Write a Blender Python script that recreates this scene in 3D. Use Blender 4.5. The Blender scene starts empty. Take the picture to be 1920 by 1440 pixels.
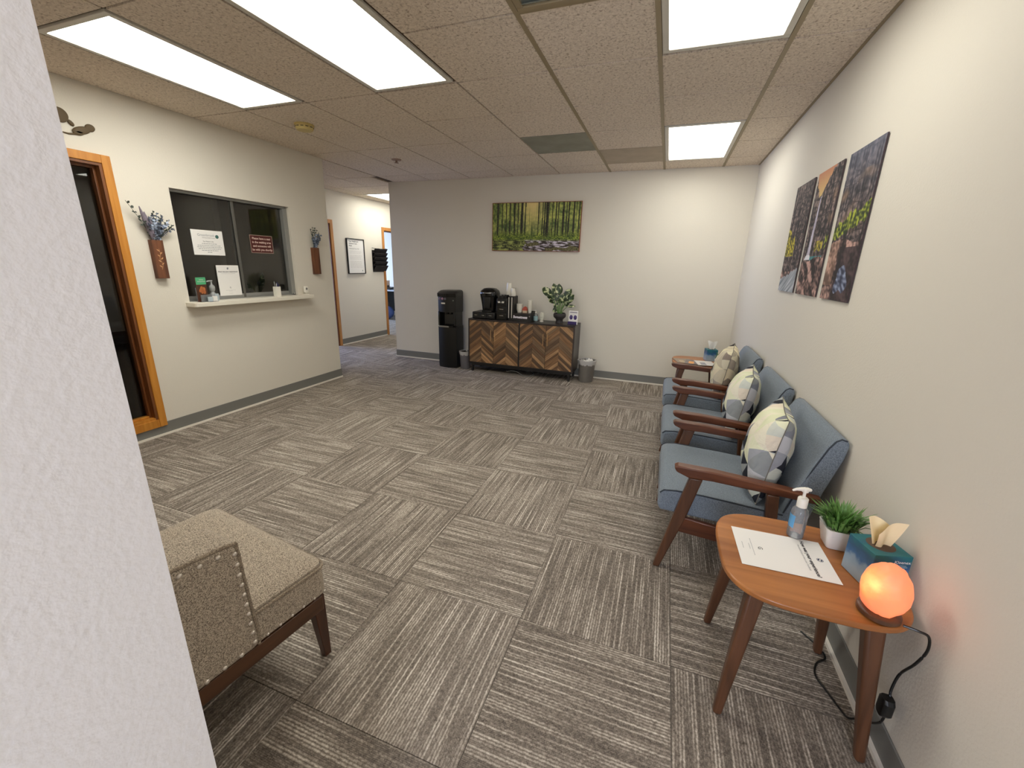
import bpy, bmesh, math, random
from math import pi, sin, cos, radians
from mathutils import Matrix, Vector, noise
random.seed(7)
S = bpy.context.scene
C = S.collection
H = 2.5425          # ceiling height
LW, RW, BW, FW = -3.82, .79, 5.505, .25   # left, right, back, front wall planes
CX = -.515          # corridor wall beside the camera
HX = -5.30          # hall wall
# ------------------------------------------------------------ camera, world, lights, exposure
cd = bpy.data.cameras.new('camera'); cam = bpy.data.objects.new('camera', cd); C.objects.link(cam)
r_ = (0.939228, 0.342391, 0.024874); u_ = (-0.116723, 0.250367, 0.961089); f_ = (-0.32284, 0.905586, -0.275117)
M3 = Matrix([[r_[i], u_[i], -f_[i]] for i in range(3)])
cam.matrix_world = Matrix.Translation((0, 0, 1.44)) @ M3.to_4x4()
cd.lens = 14.552; cd.sensor_width = 36; cd.clip_start = .02; cd.clip_end = 100
S.camera = cam
S.view_settings.view_transform = 'Standard'; S.view_settings.look = 'None'
S.view_settings.gamma = 1; S.view_settings.use_curve_mapping = False
S.view_settings.exposure = 0.25
w = bpy.data.worlds.new('world'); S.world = w; w.use_nodes = True
w.node_tree.nodes['Background'].inputs[0].default_value = (.55, .72, 1, 1)
w.node_tree.nodes['Background'].inputs[1].default_value = 1.5
PANEL = 9.0         # emission of the ceiling light diffusers
PANEL_COL = (1.0, .985, .90)
def area(name, loc, rot, sx, sy, power, col):
    l = bpy.data.lights.new(name, 'AREA'); l.shape = 'RECTANGLE'; l.size = sx; l.size_y = sy; l.energy = power; l.color = col
    o = bpy.data.objects.new(name, l); o.location = loc; o.rotation_euler = rot; C.objects.link(o); return o
area('daylight_side_office', (-8.30, 5.25, 1.55), (0, radians(-90), 0), 1.6, 1.5, 170, (.38, .52, 1))
area('daylight_far_office', (-9.3, 8.6, 1.5), (0, radians(-90), 0), 1.7, 1.9, 190, (.50, .66, 1))
area('daylight_entrance', (.137, -2.42, 1.35), (radians(90), 0, 0), .95, 1.9, 58, (.78, .84, 1))
S.cycles.max_bounces = 10; S.cycles.diffuse_bounces = 7; S.cycles.caustics_reflective = False; S.cycles.caustics_refractive = False
S.cycles.sample_clamp_indirect = 4.0

# ------------------------------------------------------------ materials
def nt(name):
    m = bpy.data.materials.new(name); m.use_nodes = True
    return m, m.node_tree.nodes, m.node_tree.links, m.node_tree.nodes['Principled BSDF']
def lin(c): return tuple(((x / 255) / 12.92 if x / 255 <= .04045 else ((x / 255 + .055) / 1.055) ** 2.4) for x in c) + (1,)
def mat(name, rgb, rough=.6, metal=0, var=0, vscale=8, bump=0, bscale=60, coat=0, spec=.5):
    m, N, L, P = nt(name)
    P.inputs['Base Color'].default_value = lin(rgb); P.inputs['Roughness'].default_value = rough
    P.inputs['Metallic'].default_value = metal; P.inputs['Coat Weight'].default_value = coat
    P.inputs['Specular IOR Level'].default_value = spec
    tc = N.new('ShaderNodeTexCoord')
    if var:
        n = N.new('ShaderNodeTexNoise'); n.inputs['Scale'].default_value = vscale; n.inputs['Detail'].default_value = 5
        L.new(tc.outputs['Object'], n.inputs['Vector'])
        mx = N.new('ShaderNodeMix'); mx.data_type = 'RGBA'
        a = [c * (1 - var) for c in lin(rgb)[:3]] + [1]; b = [min(1, c * (1 + var)) for c in lin(rgb)[:3]] + [1]
        mx.inputs[6].default_value = a; mx.inputs[7].default_value = b
        L.new(n.outputs[0], mx.inputs[0]); L.new(mx.outputs[2], P.inputs['Base Color'])
    if bump:
        n2 = N.new('ShaderNodeTexNoise'); n2.inputs['Scale'].default_value = bscale; n2.inputs['Detail'].default_value = 3
        L.new(tc.outputs['Object'], n2.inputs['Vector'])
        b = N.new('ShaderNodeBump'); b.inputs['Strength'].default_value = bump; b.inputs['Distance'].default_value = .004
        L.new(n2.outputs[0], b.inputs['Height']); L.new(b.outputs[0], P.inputs['Normal'])
    return m
def ramp(N, stops, interp='LINEAR'):
    r = N.new('ShaderNodeValToRGB'); e = r.color_ramp.elements; r.color_ramp.interpolation = interp
    while len(e) < len(stops): e.new(.5)
    for q, (p, c) in zip(e, stops): q.position = p; q.color = lin(c)
    return r
def wood(name, c1, c2, axis='X', scale=1, rough=.42, rnd=False, coat=0):
    m, N, L, P = nt(name)
    tc = N.new('ShaderNodeTexCoord'); mp = N.new('ShaderNodeMapping')
    sc = {'X': (2, 28, 28), 'Y': (28, 2, 28), 'Z': (28, 28, 2)}[axis]
    mp.inputs['Scale'].default_value = [s * scale for s in sc]
    L.new(tc.outputs['Object'], mp.inputs['Vector'])
    vec = mp.outputs[0]
    if rnd:
        oi = N.new('ShaderNodeObjectInfo'); ad = N.new('ShaderNodeVectorMath'); ad.operation = 'ADD'
        ml = N.new('ShaderNodeMath'); ml.operation = 'MULTIPLY'; ml.inputs[1].default_value = 57
        L.new(oi.outputs['Random'], ml.inputs[0]); L.new(vec, ad.inputs[0]); L.new(ml.outputs[0], ad.inputs[1]); vec = ad.outputs[0]
    n = N.new('ShaderNodeTexNoise'); n.inputs['Scale'].default_value = 1; n.inputs['Detail'].default_value = 6; n.inputs['Distortion'].default_value = .6
    L.new(vec, n.inputs['Vector'])
    r = ramp(N, [(.3, c1), (.7, c2)]); L.new(n.outputs[0], r.inputs[0])
    out = r.outputs[0]
    if rnd:
        rr = ramp(N, [(0, (104, 82, 62)), (.16, (146, 112, 78)), (.33, (184, 148, 108)), (.47, (122, 92, 66)), (.6, (160, 124, 86)), (.74, (134, 110, 84)), (.9, (200, 160, 116)), (1, (96, 78, 66))], 'CONSTANT')
        L.new(oi.outputs['Random'], rr.inputs[0])
        mx = N.new('ShaderNodeMix'); mx.data_type = 'RGBA'; mx.blend_type = 'MULTIPLY'; mx.inputs[0].default_value = 1
        L.new(rr.outputs[0], mx.inputs[6]); L.new(r.outputs[0], mx.inputs[7]); out = mx.outputs[2]
    L.new(out, P.inputs['Base Color']); P.inputs['Roughness'].default_value = rough; P.inputs['Coat Weight'].default_value = coat
    return m
def emis(name, col, s):
    m, N, L, P = nt(name); P.inputs['Base Color'].default_value = (.8, .8, .8, 1)
    P.inputs['Emission Color'].default_value = col + (1,); P.inputs['Emission Strength'].default_value = s; return m
def glass(name, tint=(1, 1, 1, 1), rough=0):
    m, N, L, P = nt(name); N.remove(P)
    o = N['Material Output']; t = N.new('ShaderNodeBsdfTransparent'); g = N.new('ShaderNodeBsdfGlossy'); x = N.new('ShaderNodeMixShader'); f = N.new('ShaderNodeFresnel')
    f.inputs[0].default_value = 1.45; t.inputs[0].default_value = tint; g.inputs['Roughness'].default_value = rough
    L.new(f.outputs[0], x.inputs[0]); L.new(t.outputs[0], x.inputs[1]); L.new(g.outputs[0], x.inputs[2]); L.new(x.outputs[0], o.inputs[0]); return m
def vcol(name, rough=.75):
    m, N, L, P = nt(name); a = N.new('ShaderNodeAttribute'); a.attribute_name = 'paint'
    L.new(a.outputs['Color'], P.inputs['Base Color']); P.inputs['Roughness'].default_value = rough; return m

WALL = mat('wall_paint', (220, 214, 201), .85, bump=.22, bscale=110)
WALL2 = mat('corridor_wall_paint', (228, 225, 224), .8, bump=.22, bscale=120)
OFFW = mat('office_wall_paint', (226, 214, 198), .9)
BASEB = mat('grey_vinyl_base', (120, 119, 114), .5)
TOE = mat('toe_highlight_tone', (232, 225, 212), .5)  # highlight along the cove toe, put into the colour
DARKGAP = mat('grid_shadow_gap', (84, 66, 48), .8)
BAR = mat('ceiling_grid_metal', (150, 134, 104), .5)
OAK = wood('orange_oak_trim', (178, 112, 34), (205, 140, 56), 'Z', 1, .4)
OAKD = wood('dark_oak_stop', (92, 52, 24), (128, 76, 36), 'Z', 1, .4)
OAKH = wood('hall_oak_trim', (170, 112, 56), (200, 142, 80), 'Z', 1, .4)
WALNUT = wood('walnut_frame', (70, 36, 20), (112, 62, 34), 'X', 1, .36, coat=.2)
WALNUTZ = wood('walnut_leg', (72, 44, 26), (104, 66, 42), 'Z', 1, .4, coat=.15)
TABLEW = wood('walnut_table_top', (146, 88, 42), (184, 120, 64), 'X', .8, .38, coat=.2)
DWOOD = wood('dark_chair_wood', (52, 28, 18), (86, 50, 32), 'Z', 1, .4)
RAILW = wood('chair_rail_wood', (66, 42, 26), (98, 64, 40), 'Y', 1, .4)
VASEW = wood('stained_vase_wood', (72, 40, 24), (118, 72, 44), 'Z', 1.3, .6)
PLANK = wood('reclaimed_plank', (180, 170, 160), (255, 250, 240), 'X', 1.5, .6, rnd=True)
BLACK = mat('black_plastic', (18, 18, 17), .35)
BLACKG = mat('gloss_black', (12, 12, 12), .12)
BLACKM = mat('black_metal', (26, 23, 21), .45)
CABTOP = mat('charcoal_cabinet', (44, 38, 36), .35, var=.15, vscale=10)
CABSIDE = mat('cabinet_side_panel', (62, 54, 50), .32)
WHITE = mat('white_plastic', (232, 228, 216), .4)
PAPER = mat('white_paper', (236, 234, 230), .8)
INK = mat('black_ink', (40, 42, 48), .8)
INKG = mat('grey_ink', (150, 152, 155), .8)
LOGO = mat('navy_logo', (48, 62, 92), .8)
LOGOG = mat('green_logo', (62, 100, 96), .8)
ALU = mat('aluminium', (150, 150, 146), .45, .35)
ALUD = mat('dark_aluminium', (100, 98, 92), .45, .3)
SILLW = mat('white_sill', (226, 220, 205), .5)
GLASS = glass('window_glass', (.80, .80, .78, 1))
CLEAR = glass('clear_plastic', (.97, .98, .98, 1), .03)
_n = CLEAR.node_tree; _d = _n.nodes.new('ShaderNodeBsdfDiffuse'); _d.inputs[0].default_value = (.85, .88, .9, 1); _x = _n.nodes.new('ShaderNodeMixShader'); _x.inputs[0].default_value = .13
_o = _n.nodes['Material Output']; _s = _o.inputs[0].links[0].from_socket; _n.links.new(_s, _x.inputs[1]); _n.links.new(_d.outputs[0], _x.inputs[2]); _n.links.new(_x.outputs[0], _o.inputs[0])
SILVER = mat('silver', (200, 200, 196), .25, 1)
CHROME = mat('nickel_nailhead', (225, 216, 204), .38, .8)
BRASS = mat('light_brass', (200, 160, 110), .35, .7)
MAROON = mat('maroon_sign', (78, 24, 20), .6)
SIGNT = mat('sign_lettering', (226, 196, 184), .7)
GREEN = mat('green_print', (84, 176, 124), .6)
PURPLE = mat('purple_print', (56, 40, 100), .6)
LEAFG = mat('blade_green', (100, 142, 70), .45, var=.6, vscale=45)
SOIL = mat('soil', (40, 32, 26), .9)
POTW = mat('white_pot', (226, 222, 216), .45)
POTD = mat('dark_stone_pot', (50, 46, 46), .6, var=.3, vscale=60)
DECAL = mat('brown_decal', (92, 76, 52), .7)
CREAM = mat('aged_cream_plastic', (196, 176, 112), .5)
TILEPINK = mat('painted_cap', (160, 132, 116), .6)
PANELG = mat('grey_vent_panel', (142, 141, 126), .8, var=.35, vscale=5)
PANELG2 = mat('worn_vent_panel', (176, 162, 142), .8, var=.2, vscale=6)
VENTD = mat('vent_dark', (140, 146, 138), .6)
BAG = mat('bin_liner', (186, 184, 182), .35, bump=.9, bscale=40)
BIN = mat('grey_bin', (128, 124, 118), .35, var=.12, vscale=20)
ORANGE = mat('red_packet', (186, 84, 66), .5)
FIXW = mat('white_light_frame', (205, 200, 188), .4)
DIFFS = [emis('lit_diffuser', PANEL_COL, PANEL * k) for k in (1.28, 1.2, .70, .82, 1.05)]

def carpet_mat():
    m, N, L, P = nt('striped_carpet')
    tc = N.new('ShaderNodeTexCoord'); oi = N.new('ShaderNodeObjectInfo')
    ml = N.new('ShaderNodeMath'); ml.operation = 'MULTIPLY'; ml.inputs[1].default_value = 91
    L.new(oi.outputs['Random'], ml.inputs[0])
    ad = N.new('ShaderNodeVectorMath'); ad.operation = 'ADD'; L.new(tc.outputs['Object'], ad.inputs[0]); L.new(ml.outputs[0], ad.inputs[1])
    def nz(sc, det, ro=.6):
        mp = N.new('ShaderNodeMapping'); mp.inputs['Scale'].default_value = sc; L.new(ad.outputs[0], mp.inputs['Vector'])
        n = N.new('ShaderNodeTexNoise'); n.inputs['Scale'].default_value = 1; n.inputs['Detail'].default_value = det; n.inputs['Roughness'].default_value = ro
        L.new(mp.outputs[0], n.inputs['Vector']); return n.outputs[0]
    def mth(op, x, y=0, z=0):
        k = N.new('ShaderNodeMath'); k.operation = op
        for i, v in enumerate((x, y, z)):
            if isinstance(v, (int, float)): k.inputs[i].default_value = v
            else: L.new(v, k.inputs[i])
        return k.outputs[0]
    sp = N.new('ShaderNodeSeparateXYZ'); L.new(ad.outputs[0], sp.inputs[0])
    def rows(freq, along, seed):
        x = mth('MULTIPLY', sp.outputs[0], freq); r_ = mth('FLOOR', x); f = mth('FRACT', x)
        cb = N.new('ShaderNodeCombineXYZ'); L.new(mth('MULTIPLY', r_, 1.73), cb.inputs[0]); L.new(mth('MULTIPLY', sp.outputs[1], along), cb.inputs[1]); cb.inputs[2].default_value = seed
        n = N.new('ShaderNodeTexNoise'); n.inputs['Scale'].default_value = 1; n.inputs['Detail'].default_value = 1.5; L.new(cb.outputs[0], n.inputs['Vector'])
        prof = mth('SUBTRACT', 1.0, mth('MULTIPLY', mth('ABSOLUTE', mth('SUBTRACT', f, .5)), 2.0))
        return n.outputs[0], prof
    n1, p1 = rows(98, 2.6, 3.0); n2, p2 = rows(196, 75, 9.0)
    c = nz((300, 260, 1), 2); d = nz((6, 6, 1), 2)
    hot = mth('MULTIPLY', mth('MAXIMUM', mth('SUBTRACT', n1, .40), 0), mth('MULTIPLY', mth('POWER', p1, 1.6), mth('MULTIPLY', n2, 2.6)))
    s = mth('ADD', mth('ADD', mth('MULTIPLY', n2, .34), mth('MULTIPLY', c, .34)), mth('MULTIPLY', n1, .14)); s = mth('ADD', s, .07)
    s = mth('ADD', s, mth('ADD', hot, mth('MULTIPLY', mth('SUBTRACT', d, .5), .06)))
    s = mth('SUBTRACT', s, mth('MULTIPLY', mth('SUBTRACT', 1.0, p2), .07))
    rv = mth('ADD', s, mth('MULTIPLY', mth('SUBTRACT', oi.outputs['Random'], .5), .04))
    r = ramp(N, [(.30, (76, 70, 63)), (.42, (116, 107, 98)), (.52, (146, 136, 125)), (.68, (188, 178, 165)), (.88, (226, 219, 208))])
    L.new(rv, r.inputs[0]); L.new(r.outputs[0], P.inputs['Base Color']); P.inputs['Roughness'].default_value = .95; P.inputs['Specular IOR Level'].default_value = .15
    bp = N.new('ShaderNodeBump'); bp.inputs['Strength'].default_value = .6; bp.inputs['Distance'].default_value = .003
    L.new(s, bp.inputs['Height']); L.new(bp.outputs[0], P.inputs['Normal'])
    return m
CARPET = carpet_mat()
def tile_mat():
    m, N, L, P = nt('fissured_ceiling_tile')
    tc = N.new('ShaderNodeTexCoord')
    v = N.new('ShaderNodeTexNoise'); v.inputs['Scale'].default_value = 75; v.inputs['Detail'].default_value = 6; v.inputs['Distortion'].default_value = 1.0
    L.new(tc.outputs['Object'], v.inputs['Vector'])
    r = ramp(N, [(.33, (168, 151, 133)), (.42, (210, 195, 177)), (.55, (224, 210, 192)), (.7, (233, 221, 204))]); L.new(v.outputs[0], r.inputs[0])
    L.new(r.outputs[0], P.inputs['Base Color']); P.inputs['Roughness'].default_value = .95
    b = N.new('ShaderNodeBump'); b.inputs['Strength'].default_value = .5; b.inputs['Distance'].default_value = .003
    L.new(v.outputs[0], b.inputs['Height']); L.new(b.outputs[0], P.inputs['Normal']); return m
CTILE = tile_mat()
def fabric(name, c1, c2, sc=(500, 500, 500), bump=.35):
    m, N, L, P = nt(name); tc = N.new('ShaderNodeTexCoord'); mp = N.new('ShaderNodeMapping'); mp.inputs['Scale'].default_value = sc
    L.new(tc.outputs['Object'], mp.inputs['Vector']); n = N.new('ShaderNodeTexNoise'); n.inputs['Scale'].default_value = 1; n.inputs['Detail'].default_value = 4
    L.new(mp.outputs[0], n.inputs['Vector']); r = ramp(N, [(.35, c1), (.62, c2)]); L.new(n.outputs[0], r.inputs[0]); L.new(r.outputs[0], P.inputs['Base Color'])
    P.inputs['Roughness'].default_value = .92; P.inputs['Sheen Weight'].default_value = .15; P.inputs['Specular IOR Level'].default_value = .2
    b = N.new('ShaderNodeBump'); b.inputs['Strength'].default_value = bump; b.inputs['Distance'].default_value = .002; L.new(n.outputs[0], b.inputs['Height']); L.new(b.outputs[0], P.inputs['Normal'])
    return m
BLUE = fabric('blue_grey_upholstery', (92, 101, 110), (134, 144, 154), (420, 420, 420))
TWEED = fabric('tweed_upholstery', (104, 92, 82), (206, 192, 172), (300, 380, 380), .7)
TWEEDP = fabric('tweed_piping', (110, 96, 84), (168, 154, 134), (260, 260, 260), .4)
PIPING = mat('dark_piping', (48, 54, 62), .8)
def geo_mat(name, cols):
    m, N, L, P = nt(name); tc = N.new('ShaderNodeTexCoord'); sp = N.new('ShaderNodeSeparateXYZ'); L.new(tc.outputs['UV'], sp.inputs[0])
    def mth(op, x, y=0):
        k = N.new('ShaderNodeMath'); k.operation = op
        for i, v in enumerate((x, y)):
            if isinstance(v, (int, float)): k.inputs[i].default_value = v
            else: L.new(v, k.inputs[i])
        return k.outputs[0]
    K = 3.7
    x = mth('MULTIPLY', sp.outputs[0], K); y = mth('MULTIPLY', sp.outputs[1], K * .9)
    a = mth('ADD', x, mth('MULTIPLY', y, .55)); b = mth('SUBTRACT', y, mth('MULTIPLY', x, .25))
    fa = mth('FRACT', a); fb = mth('FRACT', b); ca = mth('FLOOR', a); cb = mth('FLOOR', b)
    t = mth('GREATER_THAN', mth('ADD', fa, fb), 1.0)
    t2 = mth('GREATER_THAN', fa, fb)
    cmb = N.new('ShaderNodeCombineXYZ'); L.new(mth('ADD', ca, mth('MULTIPLY', t, .37)), cmb.inputs[0]); L.new(mth('ADD', cb, mth('MULTIPLY', t2, .21)), cmb.inputs[1])
    wn = N.new('ShaderNodeTexWhiteNoise'); wn.noise_dimensions = '3D'; L.new(cmb.outputs[0], wn.inputs['Vector'])
    r = ramp(N, [(i / len(cols), c) for i, c in enumerate(cols)], 'CONSTANT'); L.new(wn.outputs[0], r.inputs[0]); L.new(r.outputs[0], P.inputs['Base Color'])
    P.inputs['Roughness'].default_value = .9; P.inputs['Specular IOR Level'].default_value = .2
    n = N.new('ShaderNodeTexNoise'); n.inputs['Scale'].default_value = 14; n.inputs['Distortion'].default_value = 1.2; L.new(tc.outputs['Object'], n.inputs['Vector'])
    bp = N.new('ShaderNodeBump'); bp.inputs['Strength'].default_value = .6; bp.inputs['Distance'].default_value = .012; L.new(n.outputs[0], bp.inputs['Height']); L.new(bp.outputs[0], P.inputs['Normal'])
    return m
PIL = geo_mat('geometric_pillow_cool', [(226, 226, 196), (44, 46, 54), (176, 180, 180), (232, 226, 204), (132, 134, 142), (205, 208, 196), (222, 224, 190), (148, 152, 152), (190, 190, 192), (228, 216, 196), (48, 50, 58), (160, 162, 168)])
PIL2 = geo_mat('geometric_pillow_warm', [(226, 216, 180), (50, 46, 46), (196, 184, 158), (232, 222, 190), (146, 132, 118), (205, 194, 168), (166, 154, 138), (212, 202, 176), (222, 208, 176)])

# ------------------------------------------------------------ builders
class G:
    def __init__(s): s.b = bmesh.new()
    def box(s, x0, x1, y0, y1, z0, z1):
        v = [s.b.verts.new(p) for p in ((x0, y0, z0), (x1, y0, z0), (x1, y1, z0), (x0, y1, z0), (x0, y0, z1), (x1, y0, z1), (x1, y1, z1), (x0, y1, z1))]
        for f in ((0, 3, 2, 1), (4, 5, 6, 7), (0, 1, 5, 4), (1, 2, 6, 5), (2, 3, 7, 6), (3, 0, 4, 7)): s.b.faces.new([v[i] for i in f])
        return s
    def prism(s, pts, axis, a, b):
        def P(u, v, t): return {'x': (t, u, v), 'y': (u, t, v), 'z': (u, v, t)}[axis]
        A = [s.b.verts.new(P(u, v, a)) for u, v in pts]; B = [s.b.verts.new(P(u, v, b)) for u, v in pts]; n = len(pts)
        s.b.faces.new(A); s.b.faces.new(B[::-1])
        for i in range(n): s.b.faces.new((A[i], B[i], B[(i + 1) % n], A[(i + 1) % n]))
        return s
    def loft(s, rings, cap=True):
        R = [[s.b.verts.new(p) for p in r] for r in rings]; n = len(R[0])
        for a, b in zip(R, R[1:]):
            for i in range(n): s.b.faces.new((a[i], a[(i + 1) % n], b[(i + 1) % n], b[i]))
        if cap: s.b.faces.new(R[0][::-1]); s.b.faces.new(R[-1])
        return s
    def lathe(s, prof, n=24, c=(0, 0, 0), cap=True, sx=1, sy=1):
        return s.loft([[(c[0] + r * sx * cos(2 * pi * i / n), c[1] + r * sy * sin(2 * pi * i / n), c[2] + z) for i in range(n)] for r, z in prof], cap)
    def tube(s, pts, r, n=8):
        pts = [Vector(p) for p in pts]; rs = r if isinstance(r, (list, tuple)) else [r] * len(pts); rings = []
        up = Vector((0, 0, 1))
        for i, p in enumerate(pts):
            d = (pts[min(i + 1, len(pts) - 1)] - pts[max(i - 1, 0)]).normalized()
            ref = up if abs(d.z) < .95 else Vector((1, 0, 0))
            a = d.cross(ref).normalized(); b = d.cross(a)
            rings.append([p + rs[i] * (cos(2 * pi * k / n) * a + sin(2 * pi * k / n) * b) for k in range(n)])
        return s.loft(rings)
    def quad(s, *pts):
        s.b.faces.new([s.b.verts.new(p) for p in pts]); return s
    def leaf(s, base, tip, width, nrm, bend=0, n=5):
        base = Vector(base); tip = Vector(tip); d = tip - base; nrm = Vector(nrm); side = d.cross(nrm).normalized(); up = side.cross(d).normalized()
        pr = None
        for i in range(n + 1):
            t = i / n; wv = width * (sin(pi * min(1, t * .97 + .02)) ** .8) if i < n else 0.0005
            c = base + d * t - up * bend * t * t
            cur = [s.b.verts.new(c - side * wv + up * wv * .35), s.b.verts.new(c), s.b.verts.new(c + side * wv + up * wv * .35)]
            if pr:
                s.b.faces.new((pr[0], pr[1], cur[1], cur[0])); s.b.faces.new((pr[1], pr[2], cur[2], cur[1]))
            pr = cur
        return s
def link(o, parent=None):
    C.objects.link(o)
    if parent: o.parent = parent
    return o
def obj(name, g, m, parent=None, bevel=0, smooth=False, seg=2, loc=None, sub=0):
    b = g.b; bmesh.ops.recalc_face_normals(b, faces=b.faces[:])
    me = bpy.data.meshes.new(name); b.to_mesh(me); b.free()
    if m: me.materials.append(m)
    if smooth:
        for p in me.polygons: p.use_smooth = True
        me.set_sharp_from_angle(angle=radians(50))
    o = bpy.data.objects.new(name, me); link(o, parent)
    if bevel:
        k = o.modifiers.new('bevel', 'BEVEL'); k.width = bevel; k.segments = seg; k.limit_method = 'ANGLE'; k.angle_limit = radians(35); k.harden_normals = False
        if not smooth:
            for p in me.polygons: p.use_smooth = True
            me.set_sharp_from_angle(angle=radians(30))
    if sub:
        k = o.modifiers.new('sub', 'SUBSURF'); k.levels = sub; k.render_levels = sub
    if loc: o.location = loc
    return o
def thing(name, label, cat, loc=(0, 0, 0), rz=0, group=None):
    o = bpy.data.objects.new(name, None); o.empty_display_size = .1; o.location = loc; o.rotation_euler = (0, 0, rz); link(o)
    o['label'] = label; o['category'] = cat
    if group: o['group'] = group
    return o
def tag(o, label, cat, group=None):
    o['label'] = label; o['category'] = cat
    if group: o['group'] = group
    return o
def struct(o, label=None):
    o['kind'] = 'structure'
    if label: o['label'] = label
    return o
def dup(root, loc, rz=None, label=None):
    r = root.copy(); C.objects.link(r); r.location = loc
    if rz is not None: r.rotation_euler = (0, 0, rz)
    if label: r['label'] = label
    for ch in list(root.children):
        c = ch.copy(); C.objects.link(c); c.parent = r
        for g in ch.children:
            d = g.copy(); C.objects.link(d); d.parent = c
    return r
def rrect(x0, x1, y0, y1, r, n=5):
    out = []
    for cx, cy, a0 in ((x1 - r, y1 - r, 0), (x0 + r, y1 - r, 90), (x0 + r, y0 + r, 180), (x1 - r, y0 + r, 270)):
        for i in range(n + 1):
            a = radians(a0 + 90 * i / n); out.append((cx + r * cos(a), cy + r * sin(a)))
    return out
def text(name, body, size, m, parent, mtx, align='CENTER', bold=0, line=1):
    c = bpy.data.curves.new('t', 'FONT'); c.body = body; c.size = size; c.align_x = align; c.align_y = 'CENTER'; c.offset = bold; c.space_line = line; c.resolution_u = 2
    t = bpy.data.objects.new('t', c); C.objects.link(t)
    dg = bpy.context.evaluated_depsgraph_get(); dg.update()
    me = bpy.data.meshes.new_from_object(t.evaluated_get(dg)); bpy.data.objects.remove(t); bpy.data.curves.remove(c)
    me.materials.clear(); me.materials.append(m); me.transform(mtx)
    o = bpy.data.objects.new(name, me); link(o, parent); return o
def frame_m(o, x, y):    # matrix whose local X goes along x, local Y along y
    x = Vector(x); y = Vector(y); z = x.cross(y)
    return Matrix(((x[0], y[0], z[0], o[0]), (x[1], y[1], z[1], o[1]), (x[2], y[2], z[2], o[2]), (0, 0, 0, 1)))
def disc(g, c, x, y, r, n=24, r2=None):
    c, x, y = Vector(c), Vector(x), Vector(y); o = [g.b.verts.new(c + r * (cos(2 * pi * i / n) * x + sin(2 * pi * i / n) * y)) for i in range(n)]
    if r2 is None: g.b.faces.new(o)
    else:
        q = [g.b.verts.new(c + r2 * (cos(2 * pi * i / n) * x + sin(2 * pi * i / n) * y)) for i in range(n)]
        for i in range(n): g.b.faces.new((o[i], o[(i + 1) % n], q[(i + 1) % n], q[i]))

# ------------------------------------------------------------ floor and ceiling
fl = struct(obj('floor', G().box(-10, 1.0, -2.7, 10.2, -.12, -.006), CARPET))
zones = [(LW, RW, FW, BW), (CX, RW, -1.2, FW), (HX, LW, 4.13, BW), (HX, -3.93, BW, 9.0)]
X0, Y0, T = -1.018, 1.355, .6
for i in range(-9, 4):
    for j in range(-6, 14):
        for (ax, bx, ay, by) in zones:
            x0 = max(ax, X0 + i * T); x1 = min(bx, X0 + (i + 1) * T); y0 = max(ay, Y0 + j * T); y1 = min(by, Y0 + (j + 1) * T)
            if x1 - x0 < .012 or y1 - y0 < .012: continue
            cx, cy = (x0 + x1) / 2, (y0 + y1) / 2; g = .0012
            hx, hy = (x1 - x0) / 2 - g, (y1 - y0) / 2 - g
            ydir = (i + j) % 2
            if ydir: o = obj('carpet_tile', G().box(-hx, hx, -hy, hy, -.005, 0), CARPET, fl)
            else:
                o = obj('carpet_tile', G().box(-hy, hy, -hx, hx, -.005, 0), CARPET, fl); o.rotation_euler = (0, 0, pi / 2)
            o.location = (cx, cy, 0)
ce = struct(obj('ceiling', G().box(-10, 1.0, -2.7, 10.2, H + .012, H + .1), DARKGAP))
RY = [.337, .935, 1.533, 2.13, 2.73, 3.335, 3.935, 4.52, 5.115, 5.505]
LY = [.33, 1.533, 2.73, 3.935, 5.115, 5.505]
XS = [RW, .434, -.176, -.785, -1.395, -2.005, -2.614, -3.224, -3.834]
def ctile(x0, x1, y0, y1, m=CTILE, g=.0065, name='ceiling_tile'):
    cx, cy = (x0 + x1) / 2, (y0 + y1) / 2; hx, hy = (x1 - x0) / 2 - g, (y1 - y0) / 2 - g
    o = obj(name, G().box(-hx, hx, -hy, hy, 0, .012), m, ce); o.location = (cx, cy, H); return o
LIGHTS = [(-3.224, -2.614, 1.533, 2.715), (-2.005, -1.395, 1.533, 2.715), (-.176, .434, 1.533, 2.715), (-.176, .434, 3.935, 5.115), (-5.053, -4.443, 6.32, 7.52)]
VENT = (-.785, -.176, 1.533, 2.13); P1 = (-1.395, -.785, 3.935, 4.52); P2 = (-.785, -.176, 4.52, 5.115)
def blocked(x0, x1, y0, y1):
    cx, cy = (x0 + x1) / 2, (y0 + y1) / 2
    return any(a < cx < b and c < cy < d for a, b, c, d in LIGHTS + [VENT])
for k in range(8):
    x1, x0 = XS[k], XS[k + 1]
    ys = ([FW] + RY) if k < 5 else ([FW] + LY)
    for a, b in zip(ys, ys[1:]):
        if blocked(x0, x1, a, b): continue
        m = CTILE
        if abs(x0 - P1[0]) < .01 and abs(a - P1[2]) < .01: m = PANELG
        if abs(x0 - P2[0]) < .01 and abs(a - P2[2]) < .01: m = PANELG2
        o = ctile(max(x0, LW), x1, a, b, m)
        if m is not CTILE: o['label'] = 'grey-green stained tile' if m is PANELG else 'darker brownish-grey tile'
for (x0, x1) in ((-4.443, -3.834), (-5.053, -4.443), (HX, -5.053)):
    ys = [4.13, 5.115, 5.72, 6.32, 6.92, 7.52, 8.12, 9.0]
    for a, b in zip(ys, ys[1:]):
        if blocked(x0, x1, a, b): continue
        ctile(x0, x1 if x1 > -4 and b < 5.5 else min(x1, -3.93) if a > 5 else x1, a, b)
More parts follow.
